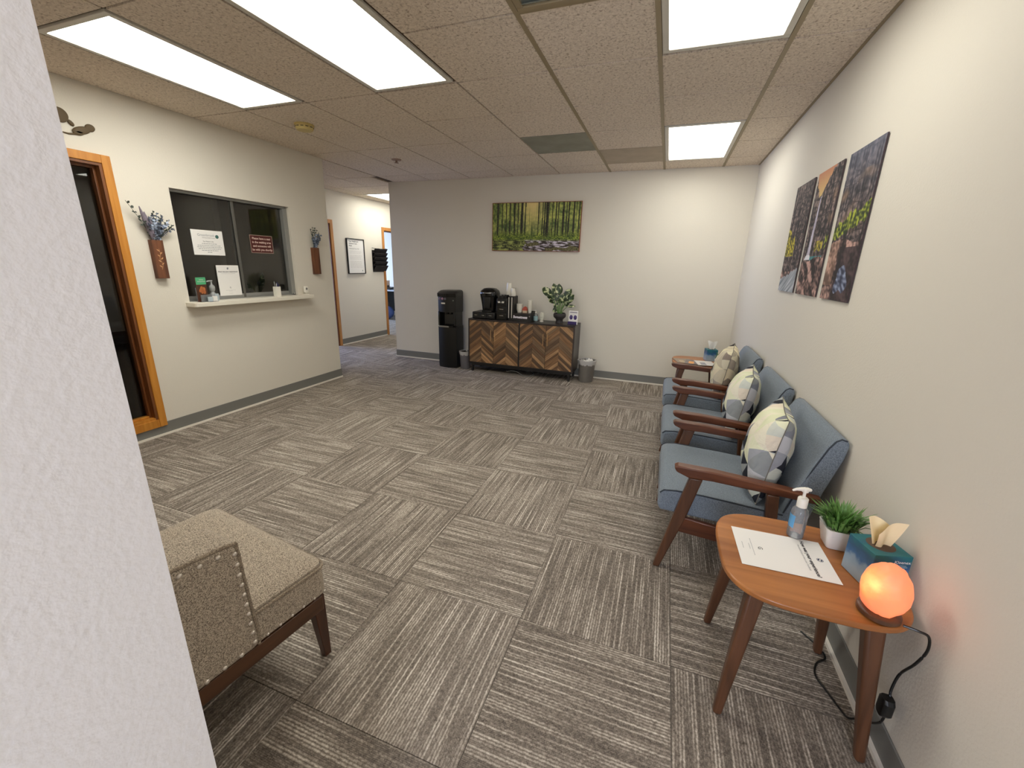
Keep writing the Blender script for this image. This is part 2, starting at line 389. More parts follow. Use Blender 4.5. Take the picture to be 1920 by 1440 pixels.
for a, b in zip([-1.6, -1.0, -.3], [-1.0, -.3, FW]): ctile(CX, RW, a, b)
for x in (-.785, -.176, .434):
    obj('grid_bar', G().box(x - .012, x + .012, FW, BW, H - .003, H + .006), BAR, ce)
obj('grid_bar', G().box(RW - .016, RW, FW, BW, H - .003, H + .006), BAR, ce)
obj('grid_bar', G().box(-.773, -.188, 2.118, 2.142, H - .003, H + .006), BAR, ce)

# ------------------------------------------------------------ walls
def wallbox(name, boxes, m):
    g = G()
    for b in boxes: g.box(*b)
    return struct(obj(name, g, m))
T1 = .12
wallbox('wall_right', [(RW, RW + T1, -2.6, BW + T1, 0, H + .01)], WALL)
wallbox('wall_back', [(-3.93, RW, BW, BW + T1, 0, H + .01), (-3.93, -3.81, BW + T1, 9.0, 0, H + .01), (HX, -3.93, 9.0, 9.12, 0, H + .01)], WALL)
SLY0, SLY1, SLZ0, SLZ1 = 1.22, 2.022, .148, 2.055      # sidelight opening
WY0, WY1, WZ0, WZ1 = 2.443, 3.590, 1.03, 1.970         # reception window opening
lx0, lx1 = LW - T1, LW
wallbox('wall_left', [(lx0, lx1, FW - .12, SLY0, 0, H + .01), (lx0, lx1, SLY0, SLY1, 0, SLZ0), (lx0, lx1, SLY0, SLY1, SLZ1, H + .01), (lx0, lx1, SLY1, WY0, 0, H + .01),
                      (lx0, lx1, WY0, WY1, 0, WZ0), (lx0, lx1, WY0, WY1, WZ1, H + .01), (lx0, lx1, WY1, 4.13, 0, H + .01)], WALL)
wallbox('wall_front', [(LW, CX, FW - .12, FW, 0, H + .01), (CX - T1, CX, -2.6, FW - .12, 0, H + .01)], WALL2)
wallbox('wall_entrance', [(CX - T1, RW, -2.6, -2.48, 2.1, H + .01), (CX - T1, -.36, -2.6, -2.48, 0, 2.1), (.63, RW, -2.6, -2.48, 0, 2.1)], WALL2)
DAY0, DAY1, DBY0, DBY1, DZ = 4.72, 5.765, 7.175, 8.08, 2.035
wallbox('wall_hall', [(HX - T1, HX, 4.01, DAY0, 0, H + .01), (HX - T1, HX, DAY0, DAY1, DZ, H + .01), (HX - T1, HX, DAY1, DBY0, 0, H + .01), (HX - T1, HX, DBY0, DBY1, DZ, H + .01), (HX - T1, HX, DBY1, 9.12, 0, H + .01)], WALL)
wallbox('wall_office', [(-6.6, LW - T1, 4.01, 4.13, 0, H + .01), (-6.72, -6.6, FW - .12, 4.13, 0, H + .01), (-6.6, LW - T1, FW - .12, FW, 0, H + .01)], OFFW)
wallbox('wall_side_room', [(-8.5, HX - T1, 3.93, 4.01, 0, H + .01), (-8.5, -8.38, 4.01, 6.5, 0, .75), (-8.5, -8.38, 4.01, 4.45, .75, H + .01), (-8.5, -8.38, 6.05, 6.5, .75, H + .01), (-8.5, -8.38, 4.45, 6.05, 2.35, H + .01), (-8.5, HX - T1, 6.5, 6.62, 0, H + .01)], WALL)
wallbox('wall_far_office', [(-9.5, -9.38, 6.62, 7.6, 0, H + .01), (-9.5, -9.38, 9.6, 10.1, 0, H + .01), (-9.5, -9.38, 7.6, 9.6, 0, .6), (-9.5, -9.38, 7.6, 9.6, 2.4, H + .01), (-9.5, HX - T1, 9.98, 10.1, 0, H + .01)], WALL)
# far windows and the glazed entrance door (all beyond the frame but they let the daylight in)
def win(name, axis, p, a0, a1, z0, z1, label):
    g = G(); t = .05
    def bx(u0, u1, v0, v1):
        if axis == 'x': g.box(p, p + .06, u0, u1, v0, v1)
        else: g.box(u0, u1, p, p + .06, v0, v1)
    bx(a0, a1, z0, z0 + t); bx(a0, a1, z1 - t, z1); bx(a0, a0 + t, z0 + t, z1 - t); bx(a1 - t, a1, z0 + t, z1 - t)
    o = struct(obj(name, g, WHITE), label)
    q = G(); m_ = p + .03
    if axis == 'x': q.box(m_, m_ + .006, a0 + t, a1 - t, z0 + t, z1 - t)
    else: q.box(a0 + t, a1 - t, m_, m_ + .006, z0 + t, z1 - t)
    obj('pane', q, GLASS, o); return o
win('window_3', 'x', -8.47, 4.45, 6.05, .75, 2.35, 'white framed daylight window of the side room')
win('window_4', 'x', -9.47, 7.6, 9.6, .6, 2.4, 'white framed daylight window of the far office')
win('door_3', 'y', -2.57, -.36, .63, 0, 2.1, 'glazed white entrance door')

# baseboards with cove toe strip, coloured pale to paint its highlight
def base(name, pts, n):
    x0, x1, y0, y1 = pts
    o = struct(obj(name, G().box(x0, x1, y0, y1, .014, .108), BASEB, bevel=.002))
    d = .012
    nx, ny = n
    q = [x0, x1, y0, y1]
    if nx > 0: q[1] += d
    if nx < 0: q[0] -= d
    if ny > 0: q[3] += d
    if ny < 0: q[2] -= d
    obj('toe_strip', G().box(q[0], q[1], q[2], q[3], 0, .016), TOE, o)
base('baseboard_left', (LW, LW + .007, FW, 4.137), (1, 0))
base('baseboard_back', (-3.937, RW, BW - .007, BW), (0, -1))
base('baseboard_right', (RW - .007, RW, -1.2, BW), (-1, 0))
base('baseboard_hall', (HX, HX + .007, DAY1 + .06, DBY0 - .06), (1, 0))
base('baseboard_side', (LW - .8, LW, 4.13, 4.137), (0, 1))
base('baseboard_front', (CX, CX + .007, -1.2, FW), (1, 0))

# sidelight window beside the hidden office door
w2 = struct(obj('window_2', G().box(LW - .07, LW - .066, SLY0 + .03, SLY1 - .03, SLZ0 + .03, SLZ1 - .03), GLASS), 'tall glass sidelight with orange oak frame')
t_ = .055
for nm, b in (('side_casing', (SLY1, SLY1 + t_, SLZ0 - t_ - .012, SLZ1 + t_)), ('head_casing', (SLY0 - t_, SLY1, SLZ1, SLZ1 + t_)), ('bottom_casing', (SLY0 - t_, SLY1, SLZ0 - t_ - .012, SLZ0)), ('side_casing', (SLY0 - t_, SLY0, SLZ0, SLZ1))):
    obj(nm, G().box(LW + .001, LW + .02, *b), OAK, w2, bevel=.003)
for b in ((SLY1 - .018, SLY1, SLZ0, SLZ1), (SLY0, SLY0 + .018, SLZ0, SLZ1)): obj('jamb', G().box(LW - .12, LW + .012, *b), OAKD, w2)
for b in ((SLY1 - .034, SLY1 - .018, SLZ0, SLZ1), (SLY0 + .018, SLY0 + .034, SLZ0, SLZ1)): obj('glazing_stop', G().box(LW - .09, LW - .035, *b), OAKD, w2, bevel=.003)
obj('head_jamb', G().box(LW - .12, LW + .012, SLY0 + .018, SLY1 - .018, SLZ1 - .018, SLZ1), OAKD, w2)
obj('bottom_jamb', G().box(LW - .12, LW + .012, SLY0 + .018, SLY1 - .018, SLZ0, SLZ0 + .016), OAK, w2)
obj('glazing_stop', G().box(LW - .09, LW - .035, SLY0 + .034, SLY1 - .034, SLZ0 + .016, SLZ0 + .032), OAK, w2, bevel=.003)
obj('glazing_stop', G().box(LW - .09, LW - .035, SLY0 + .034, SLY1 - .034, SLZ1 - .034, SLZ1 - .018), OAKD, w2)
# reception sliding window
w1 = struct(obj('window_1', G().box(LW - .10, LW - .04, WY0, WY1, WZ1 - .022, WZ1).box(LW - .10, LW - .03, WY1 - .05, WY1, WZ0 + .04, WZ1 - .022).box(LW - .10, LW - .04, WY0, WY0 + .02, WZ0 + .04, WZ1 - .022), ALU, bevel=.002), 'reception sliding glass window with aluminium frame')
obj('track', G().box(LW - .10, LW - .03, WY0, WY1, WZ0 + .04, WZ0 + .05), ALU, w1)
my = 3.0
obj('pane', G().box(LW - .062, LW - .057, WY0 + .02, my, WZ0 + .078, WZ1 - .03), GLASS, w1)
obj('pane', G().box(LW - .082, LW - .077, my - .02, WY1 - .05, WZ0 + .078, WZ1 - .03), GLASS, w1)
obj('meeting_stile', G().box(LW - .09, LW - .052, my - .012, my + .014, WZ0 + .05, WZ1 - .02), ALUD, w1, bevel=.002)
obj('bottom_rail', G().box(LW - .066, LW - .05, WY0 + .02, my - .012, WZ0 + .05, WZ0 + .083), ALU, w1, bevel=.002)
obj('bottom_rail', G().box(LW - .088, LW - .072, my + .014, WY1 - .05, WZ0 + .05, WZ0 + .083), ALU, w1, bevel=.002)
obj('window_lock', G().lathe([(.009, 0), (.009, .014)], 10, (LW - .025, WY1 - .03, WZ0 + .05)), SILVER, w1)
si = tag(obj('window_sill', G().prism(rrect(LW - .02, LW + .125, WY0 - .035, 3.70, .02), 'z', 1.033, 1.07).box(LW - T1, LW - .02, WY0, WY1, 1.033, 1.07), SILLW, bevel=.004), 'white ledge shelf under the reception window', 'shelf')

# hall door frames
def dframe(name, y0, y1, label):
    c = .055
    o = struct(obj(name, G().box(HX - T1, HX, y0, y0 + .02, 0, DZ).box(HX - T1, HX, y1 - .02, y1, 0, DZ).box(HX - T1, HX, y0 + .02, y1 - .02, DZ - .02, DZ), OAKD), label)
    obj('side_casing', G().box(HX, HX + .016, y0 - c, y0 + .004, 0, DZ + c), OAKH, o, bevel=.002)
    obj('side_casing', G().box(HX, HX + .016, y1 - .004, y1 + c, 0, DZ + c), OAKH, o, bevel=.002)
    obj('head_casing', G().box(HX, HX + .016, y0 + .004, y1 - .004, DZ - .004, DZ + c), OAKH, o, bevel=.002)
dframe('door_1', DAY0, DAY1, 'oak door frame at the near end of the hall')
dframe('door_2', DBY0, DBY1, 'oak door frame of the bluish daylit far office')

# ------------------------------------------------------------ ceiling fixtures
LL = ['long lit ceiling light nearest the left wall', 'long lit ceiling light cut by the top edge, left of centre', 'lit ceiling light at the top right, cut by the frame', 'lit ceiling light above the far right corner', 'lit ceiling light over the hall']
for (x0, x1, y0, y1), lb, DIFF in zip(LIGHTS, LL, DIFFS):
    cx, cy = (x0 + x1) / 2, (y0 + y1) / 2; hx, hy = (x1 - x0) / 2 - .014, (y1 - y0) / 2 - .010
    t = thing('ceiling_light', lb, 'ceiling light', (cx, cy, H), 0, 'recessed ceiling lights'); f = .032
    obj('frame', G().box(-hx, hx, -hy, -hy + f, -.004, .011).box(-hx, hx, hy - f, hy, -.004, .011).box(-hx, -hx + f, -hy + f, hy - f, -.004, .011).box(hx - f, hx, -hy + f, hy - f, -.004, .011), FIXW, t, bevel=.002)
    obj('diffuser', G().box(-hx + f, hx - f, -hy + f, hy - f, .003, .009), DIFF, t)
x0, x1, y0, y1 = VENT; t = thing('ceiling_vent', 'square metal air vent in the ceiling at the top edge', 'vent', ((x0 + x1) / 2, (y0 + y1) / 2, H)); h = .29
obj('frame', G().box(-h, h, -h, -h + .03, -.006, .01).box(-h, h, h - .03, h, -.006, .01).box(-h, -h + .03, -h + .03, h - .03, -.006, .01).box(h - .03, h, -h + .03, h - .03, -.006, .01), BAR, t, bevel=.002)
obj('backing', G().box(-h + .03, h - .03, -h + .03, h - .03, .006, .01), VENTD, t)
for k in range(9):
    y = -h + .06 + k * .058
    obj('louver', G().prism([(y, -.004), (y + .004, -.004), (y + .03, .005), (y + .026, .005)], 'x', -h + .03, h - .03), VENTD, t)
t = thing('smoke_detector', 'round cream smoke detector on the ceiling near the left wall', 'smoke detector', (-3.04, 3.12, H))
obj('base_plate', G().lathe([(.078, 0), (.078, -.012)], 32), CREAM, t, smooth=True)
obj('housing', G().lathe([(.072, -.012), (.072, -.030), (.062, -.045), (.02, -.048)], 32), CREAM, t, smooth=True)
for k in range(12):
    a = 2 * pi * k / 12
    obj('slot', G().tube([(.0725 * cos(a + d), .0725 * sin(a + d), -.024) for d in (-.16, 0, .16)], .003, 5), BLACKM, t)
t = thing('sprinkler', 'small round pinkish sprinkler cap on the ceiling beyond the smoke detector', 'sprinkler', (-2.99, 4.36, H))
obj('escutcheon', G().lathe([(.055, 0), (.05, -.008), (.03, -.010)], 24), TILEPINK, t, smooth=True)
obj('head', G().lathe([(.012, -.01), (.012, -.03), (.024, -.032), (.024, -.036)], 16), TILEPINK, t, smooth=True)

# ------------------------------------------------------------ armchairs along the right wall
def armchair():
    t = thing('armchair', '', 'armchair', (.44, 0, 0), 0, 'blue-grey armchairs along the right wall')
    X = lambda pts: [(x - .44, z) for x, z in pts]
    W = .34
    def arc(p, q, n=6): return [(p[0] + (q[0] - p[0]) * i / n, p[1] + (q[1] - p[1]) * i / n) for i in range(n + 1)]
    for s in (1, -1):
        ya, yb = s * W, s * (W - .05)
        obj('armrest', G().prism(X([(.133, .556), (.15, .566), (.30, .562), (.45, .550), (.60, .537), (.722, .523), (.726, .492), (.60, .500), (.45, .508), (.30, .516), (.20, .514), (.145, .535)]), 'y', min(ya, yb), max(ya, yb)), WALNUT, t, bevel=.006)
        yo, yi = s * (W - .004), s * (W - .036)
        lo, hi = min(yo, yi), max(yo, yi)
        obj('front_leg', G().prism(X([(.205, .514), (.262, .514), (.215, .30), (.128, 0), (.098, 0), (.150, .26)]), 'y', lo, hi), WALNUTZ, t, bevel=.006)
        obj('back_leg', G().prism(X([(.522, .502), (.572, .500), (.590, .30), (.700, 0), (.668, 0), (.545, .28)]), 'y', lo, hi), WALNUTZ, t, bevel=.006)
        obj('side_rail', G().prism(X([(.175, .305), (.56, .262), (.56, .195), (.165, .222)]), 'y', lo + .004, hi - .004), WALNUT, t, bevel=.004)
    obj('front_rail', G().box(.175 - .44, .20 - .44, -W + .036, W - .036, .225, .30), WALNUT, t, bevel=.004)
    obj('rear_rail', G().box(.545 - .44, .57 - .44, -W + .036, W - .036, .20, .26), WALNUT, t, bevel=.004)
    w_ = W - .036
    seat = obj('seat_cushion', G().prism(X([(.082, .335), (.086, .392), (.102, .412), (.16, .420), (.40, .412), (.66, .395), (.66, .285), (.40, .292), (.10, .302), (.088, .31)]), 'y', -w_, w_), BLUE, t, bevel=.02, seg=4)
    for s in (1, -1):
        obj('piping', G().tube([(x - .44, s * (w_ - .004), z) for x, z in [(.088, .395), (.104, .411), (.16, .418), (.28, .417), (.40, .410), (.53, .401), (.62, .395)]], .0035, 6), PIPING, seat)
    bk = obj('backrest', G().prism(X([(.600, .375), (.625, .50), (.672, .64), (.708, .740), (.728, .778), (.748, .792), (.772, .786), (.784, .765), (.776, .70), (.735, .54), (.70, .375), (.69, .33), (.60, .33)]), 'y', -w_ - .002, w_ + .002), BLUE, t, bevel=.02, seg=4)
    for s in (1, -1):
        obj('piping', G().tube([(x - .44, s * (w_ - .001), z) for x, z in [(.607, .41), (.632, .50), (.678, .64), (.714, .74), (.733, .775), (.750, .787), (.770, .782)]], .0035, 6), PIPING, bk)
    return t
AY = [2.245, 3.055, 3.945]
a0 = armchair(); a0.location = (.44, AY[0], 0); a0['label'] = 'blue-grey armchair nearest the camera, beside the small walnut table'
dup(a0, (.44, AY[1], 0), label='middle one of the three blue-grey armchairs')
dup(a0, (.44, AY[2], 0), label='blue-grey armchair furthest back, next to the far side table')
SEAM = mat('pillow_seam', (120, 116, 106), .9)
def pillow(m, label, loc, seed, rz=0, lean=8, size=.212):
    n = 22; g = G(); uvl = g.b.loops.layers.uv.new('UVMap')
    def P(u, v, s):
        k = (max(0, 1 - u * u) ** .42) * (max(0, 1 - v * v) ** .42)
        pin = 1 - .09 * (1 - max(u * u, v * v) ** .5 * 0) * (u * u + v * v - 2 * u * u * v * v) ** 1 * .9 * (0 if abs(u) < 1e-6 and abs(v) < 1e-6 else 1)
        wr = .012 * noise.noise(Vector((u * 2.4 + seed, v * 2.4, s * 3))) * k
        return Vector((s * ((.112 if s < 0 else .082) * k) + wr, u * size * pin, v * size * pin))
    for s in (1, -1):
        V = [[g.b.verts.new(P(-1 + 2 * i / n, -1 + 2 * j / n, s)) for j in range(n + 1)] for i in range(n + 1)]
        for i in range(n):
            for j in range(n):
                f = g.b.faces.new((V[i][j], V[i + 1][j], V[i + 1][j + 1], V[i][j + 1]))
                for l, (a, b) in zip(f.loops, ((i, j), (i + 1, j), (i + 1, j + 1), (i, j + 1))): l[uvl].uv = (a / n + (0 if s > 0 else 3.3) + seed * .37, b / n + seed * .11)
    bmesh.ops.remove_doubles(g.b, verts=g.b.verts[:], dist=1e-5)
    o = obj('throw_pillow', g, m, smooth=True)
    edge = [(-1 + 2 * i / n, -1) for i in range(n)] + [(1, -1 + 2 * i / n) for i in range(n)] + [(1 - 2 * i / n, 1) for i in range(n)] + [(-1, 1 - 2 * i / n) for i in range(n + 1)]
    obj('seam', G().tube([P(u, v, 1) * 1.0 for u, v in edge], .0022, 5), SEAM, o)
    o.location = loc; o.rotation_euler = (radians(0), radians(lean), radians(rz))
    return tag(o, label, 'pillow', 'geometric throw pillows on the armchairs')
pillow(PIL, 'geometric grey and cream throw pillow on the nearest armchair', (.566, 2.180, .618), 1.0, -9)
pillow(PIL, 'geometric throw pillow on the middle armchair', (.566, 2.985, .618), 1.0, -9)
pillow(PIL2, 'warmer beige geometric throw pillow on the furthest armchair', (.566, 3.870, .620), 1.0, -9)

# ------------------------------------------------------------ side tables
def side_table(label, loc, rz=0):
    t = thing('side_table', label, 'side table', loc, rz, 'walnut side tables'); a = .252; n = 56; pts = []
    for i in range(n):
        th = 2 * pi * i / n; c, s_ = cos(th), sin(th); e = 2 / 3.4
        pts.append((a * math.copysign(abs(c) ** e, c), a * .97 * math.copysign(abs(s_) ** e, s_)))
    obj('table_top', G().prism(pts, 'z', .500, .520), TABLEW, t, bevel=.005)
    for sx in (1, -1):
        for sy in (1, -1):
            top = (sx * .150, sy * .150, .50); ft = (sx * .200, sy * .198, 0)
            d = .021
            R = [[(c[0] + k * r * sx_, c[1] + k2 * r * sy_, c[2]) for k, k2, sx_, sy_ in ((-1, -1, 1, 1), (1, -1, 1, 1), (1, 1, 1, 1), (-1, 1, 1, 1))] for c, r in ((ft, .014), (top, .026))]
            obj('leg', G().loft(R), WALNUTZ, t, bevel=.010, seg=3)
    obj('apron', G().box(-.13, .13, -.012, .012, .47, .50).box(-.012, .012, -.13, .13, .47, .4995), WALNUT, t)
    return t
TN = (.528, 1.432)
side_table('walnut side table in the foreground holding the glowing lamp', (TN[0], TN[1], 0))
side_table('small walnut side table in the far corner holding magazines', (.40, 4.68, 0))

TZ = .5215
# paper sheet with the "How was your experience?" print, top edge toward the wall
def sheet_print(t, M, w, h, k=1.0):
    # local frame: X right along the lines, Y up the page, origin centre
    g = G(); disc(g, M @ Vector((0, h * .40, .0006)), M.to_3x3() @ Vector((1, 0, 0)), M.to_3x3() @ Vector((0, 1, 0)), h * .035); obj('logo', g, LOGO, t)
    g = G(); disc(g, M @ Vector((-h * .013, h * .405, .0009)), M.to_3x3() @ Vector((1, 0, 0)), M.to_3x3() @ Vector((0, 1, 0)), h * .010); disc(g, M @ Vector((h * .013, h * .395, .0009)), M.to_3x3() @ Vector((1, 0, 0)), M.to_3x3() @ Vector((0, 1, 0)), h * .010)
    disc(g, M @ Vector((0, h * .40, .0009)), M.to_3x3() @ Vector((1, 0, 0)), M.to_3x3() @ Vector((0, 1, 0)), h * .030, 24, h * .026); obj('logo_detail', g, PAPER, t)
    T_ = Matrix.Translation
    text('heading', 'How was your experience?', h * .062, INK, t, M @ T_((0, h * .295, .0007)), bold=.0004)
    text('subheading', 'We would love to hear your feedback', h * .032, INKG, t, M @ T_((0, h * .235, .0007)))
    text('letter_mark', 'G', h * .075, INK, t, M @ T_((0, -h * .235, .0007)))
    g = G()
    for yy, ww in ((-.325, .30), (-.355, .10), (-.43, .12)):
        for q in range(int(ww * 60)):
            x = (-ww / 2 + q / 60) * w * 1.5
            p = [M @ Vector(v) for v in ((x, h * yy, .0007), (x + w * .018, h * yy, .0007), (x + w * .018, h * (yy + .006), .0007), (x, h * (yy + .006), .0007))]
            g.quad(*p)
    fp = obj('fine_print', g, INKG, t); fp['kind'] = 'stuff'
t = thing('printed_sheet', 'white printed survey sheet lying on the foreground table', 'sheet of paper', (.475, 1.449, TZ), radians(1.5))
obj('sheet', G().box(-.1395, .1395, -.108, .108, 0, .0006), PAPER, t)
sheet_print(t, frame_m((0, 0, .0006), (0, -1, 0), (1, 0, 0)), .216, .279)

# sanitizer bottle
t = thing('sanitizer_bottle', 'clear pump bottle of hand sanitizer on the foreground table', 'bottle', (.543, 1.578, TZ))
obj('body', G().lathe([(.024, 0), (.0265, .006), (.0265, .095), (.024, .108), (.014, .120), (.0125, .126)], 28), CLEAR, t, smooth=True)
obj('gel', G().lathe([(.022, .003), (.0245, .008), (.0245, .042)], 24), CLEAR, t, smooth=True)
obj('label', G().loft([[(.0270 * cos(a), .0270 * sin(a), z) for a in [radians(150 + 9 * i) for i in range(10)]] + [(.0267 * cos(a), .0267 * sin(a), z) for a in [radians(150 + 9 * i) for i in range(9, -1, -1)]] for z in (.040, .088)]), mat('blue_label', (96, 160, 205), .5), t)
obj('cap', G().lathe([(.0165, .120), (.0165, .152), (.013, .156)], 24), WHITE, t, smooth=True)
obj('pump_stem', G().lathe([(.005, .156), (.005, .180)], 12), WHITE, t, smooth=True)
obj('nozzle', G().tube([(.018, .004, .186), (.006, 0, .188), (-.012, -.003, .188), (-.028, -.006, .186), (-.040, -.008, .180)], [.005, .008, .007, .005, .0035], 10).lathe([(.010, .178), (.011, .184), (.009, .192)], 14), WHITE, t, smooth=True)

# potted grass plant
def grass_plant(name, label, loc, s, n, seed):
    rd = random.Random(seed)
    t = thing(name, label, 'plant', loc)
    k = .052 * s
    obj('pot', G().loft([[(x, y, z) for x, y in rrect(-r, r, -r, r, r * .35, 5)] for r, z in ((k * .70, 0), (k * .84, .035 * s), (k * .98, .075 * s), (k * .90, .075 * s), (k * .86, .066 * s))]), POTW, t, smooth=True)
    obj('soil', G().box(-k * .8, k * .8, -k * .8, k * .8, .05 * s, .064 * s), SOIL, t)
    g = G()
    for i in range(n):
        a = rd.uniform(0, 2 * pi); r = rd.uniform(0, k * .7); b = Vector((r * cos(a), r * sin(a), .06 * s)); out = rd.uniform(.3, 1.0) * .078 * s; hh = rd.uniform(.045, .092) * s * (1.25 - out / (.11 * s) * .5)
        a += rd.uniform(-.5, .5); tip = b + Vector((out * cos(a), out * sin(a), hh)); mid = b.lerp(tip, .5) + Vector((0, 0, .018 * s))
        sd = Vector((-sin(a), cos(a), 0)) * .0036 * s
        A = [g.b.verts.new(b - sd * .6), g.b.verts.new(b + sd * .6), g.b.verts.new(mid + sd), g.b.verts.new(mid - sd), g.b.verts.new(tip)]
        g.b.faces.new((A[0], A[1], A[2], A[3])); g.b.faces.new((A[3], A[2], A[4]))
    o = obj('foliage', g, LEAFG, t); o['kind'] = 'stuff'
    return t
grass_plant('potted_plant', 'green grass-like plant in a white pot on the foreground table', (.666, 1.574, TZ), 1.0, 300, 3)

# tissue boxes
def sky_paint():
    m, N, L, P = nt('tissue_box_print'); tc = N.new('ShaderNodeTexCoord'); sp = N.new('ShaderNodeSeparateXYZ'); L.new(tc.outputs['Object'], sp.inputs[0])
    n = N.new('ShaderNodeTexNoise'); n.inputs['Scale'].default_value = 22; n.inputs['Detail'].default_value = 6; L.new(tc.outputs['Object'], n.inputs['Vector'])
    a = N.new('ShaderNodeMath'); a.operation = 'MULTIPLY_ADD'; a.inputs[1].default_value = 7.0; L.new(sp.outputs[2], a.inputs[0])
    b = N.new('ShaderNodeMath'); b.operation = 'MULTIPLY_ADD'; b.inputs[1].default_value = .55; b.inputs[2].default_value = -.26; L.new(n.outputs[0], b.inputs[0]); L.new(b.outputs[0], a.inputs[2])
    r = ramp(N, [(.15, (150, 168, 180)), (.42, (124, 150, 172)), (.52, (44, 92, 140)), (.68, (28, 78, 112)), (.85, (20, 104, 112))]); L.new(a.outputs[0], r.inputs[0]); L.new(r.outputs[0], P.inputs['Base Color']); P.inputs['Roughness'].default_value = .45
    return m
TBOX = sky_paint()
TISSUE = mat('tissue_cream', (238, 222, 180), .9); TISSUEW = mat('tissue_white', (228, 226, 218), .9)
def tissue_box(label, loc, rz, m, word=True):
    t = thing('tissue_box', label, 'tissue box', loc, rz); a = .0535
    obj('carton', G().box(-a, a, -a, a, 0, .122), TBOX, t, bevel=.0015)
    g = G(); disc(g, (0, 0, .1224), (1, 0, 0), (0, 1, 0), .036, 28); o = obj('opening', g, mat('opening_shadow', (96, 78, 66), .9), t)
    g = G(); nu, nv = 18, 10
    for fold in (0, 1):
        V = []
        for j in range(nv + 1):
            q = j / nv; row = []
            for i in range(nu + 1):
                u = -1 + 2 * i / nu; wd = .022 + .016 * q
                zz = .116 + q * (.084 + (.020 * u if fold == 0 else -.018 * u) - .012 * u * u)
                row.append(g.b.verts.new((u * wd + .010 * q * (1 if fold == 0 else -.4), (.009 if fold else -.006) + .008 * sin(3.1 * u + fold + 1.5 * q) * (1 - .3 * q) + .012 * q * (1 if fold else -.4), zz)))
            V.append(row)
        for j in range(nv):
            for i in range(nu): g.b.faces.new((V[j][i], V[j][i + 1], V[j + 1][i + 1], V[j + 1][i]))
    obj('tissue', g, m, t, smooth=True)
    if word:
        g = G(); 
        for z, w_ in ((.090, .03), (.085, .034), (.080, .028), (.075, .02)): g.box(.010, .010 + w_, -a - .0006, -a - .0002, z, z + .0016)
        fp = obj('fine_print', g, mat('pale_print', (170, 200, 205), .7), t); fp['kind'] = 'stuff'
        text('lettering', 'Kleenex', .014, mat('white_print', (235, 240, 240), .6), t, frame_m((.027, -a - .0006, .102), (1, 0, 0), (0, 0, 1)))
    return t
tissue_box('teal sky-print tissue box behind the glowing salt lamp', (.711, 1.416, TZ), radians(16), TISSUE)
tissue_box('blue tissue box with white tissue on the far side table', (.525, 4.78, TZ), radians(10), TISSUEW, False)

# salt lamp
def salt_mat():
    m, N, L, P = nt('glowing_salt'); tc = N.new('ShaderNodeTexCoord')
    n = N.new('ShaderNodeTexNoise'); n.inputs['Scale'].default_value = 9; n.inputs['Detail'].default_value = 7; L.new(tc.outputs['Object'], n.inputs['Vector'])
    d = N.new('ShaderNodeVectorMath'); d.operation = 'DISTANCE'; d.inputs[1].default_value = (-.045, -.035, .115); L.new(tc.outputs['Object'], d.inputs[0])
    mr = N.new('ShaderNodeMapRange'); mr.inputs[1].default_value = .01; mr.inputs[2].default_value = .10; mr.inputs[3].default_value = .95; mr.inputs[4].default_value = 0.22; L.new(d.outputs['Value'], mr.inputs[0])
    a = N.new('ShaderNodeMath'); a.operation = 'MULTIPLY_ADD'; a.inputs[1].default_value = 1.7; L.new(n.outputs[0], a.inputs[0])
    s = N.new('ShaderNodeMath'); s.operation = 'SUBTRACT'; s.inputs[1].default_value = .86; L.new(mr.outputs[0], s.inputs[0]); L.new(s.outputs[0], a.inputs[2])
    r = ramp(N, [(.0, (190, 96, 72)), (.22, (226, 116, 74)), (.45, (242, 128, 74)), (.7, (252, 158, 80)), (.98, (255, 226, 130))]); L.new(a.outputs[0], r.inputs[0])
    L.new(r.outputs[0], P.inputs['Emission Color']); P.inputs['Emission Strength'].default_value = .86
    P.inputs['Base Color'].default_value = lin((222, 130, 96)); P.inputs['Roughness'].default_value = .5
    b = N.new('ShaderNodeBump'); b.inputs['Strength'].default_value = .5; b.inputs['Distance'].default_value = .008; L.new(n.outputs[0], b.inputs['Height']); L.new(b.outputs[0], P.inputs['Normal'])
    return m
t = thing('salt_lamp', 'glowing orange rock salt lamp on the foreground table edge', 'lamp', (.668, 1.250, TZ))
obj('base', G().lathe([(.046, 0), (.050, .003), (.050, .014), (.045, .018)], 32), WALNUTZ, t, smooth=True)
g = G(); bmesh.ops.create_icosphere(g.b, subdivisions=4, radius=1)
for v in g.b.verts:
    p = v.co.copy(); k = 1 + .10 * noise.noise(p * 1.3 + Vector((3, 1, 2))) + .05 * noise.noise(p * 3.1) + .02 * noise.noise(p * 8)
    z = p.z; sx = .0555 * (1 - .16 * max(0, z)); v.co = Vector((p.x * sx * k + .004 * z, p.y * .053 * k * (1 - .1 * max(0, z)), .083 + z * .083 * k if z > -.8 else .083 - .8 * .083 * k - .1 * (-.8 - z) * .08))
obj('salt_rock', g, salt_mat(), t, smooth=True)
CORD = BLACK
def smoothpath(P, n=6):
    P = [Vector(p) for p in P]; out = []
    for i in range(len(P) - 1):
        p0 = P[max(i - 1, 0)]; p1 = P[i]; p2 = P[i + 1]; p3 = P[min(i + 2, len(P) - 1)]
        for k in range(n):
            q = k / n; out.append(.5 * ((2 * p1) + (-p0 + p2) * q + (2 * p0 - 5 * p1 + 4 * p2 - p3) * q * q + (-p0 + 3 * p1 - 3 * p2 + p3) * q ** 3))
    return out + [P[-1]]
W2 = lambda p: (p[0] - .674, p[1] - 1.252, p[2] - TZ)
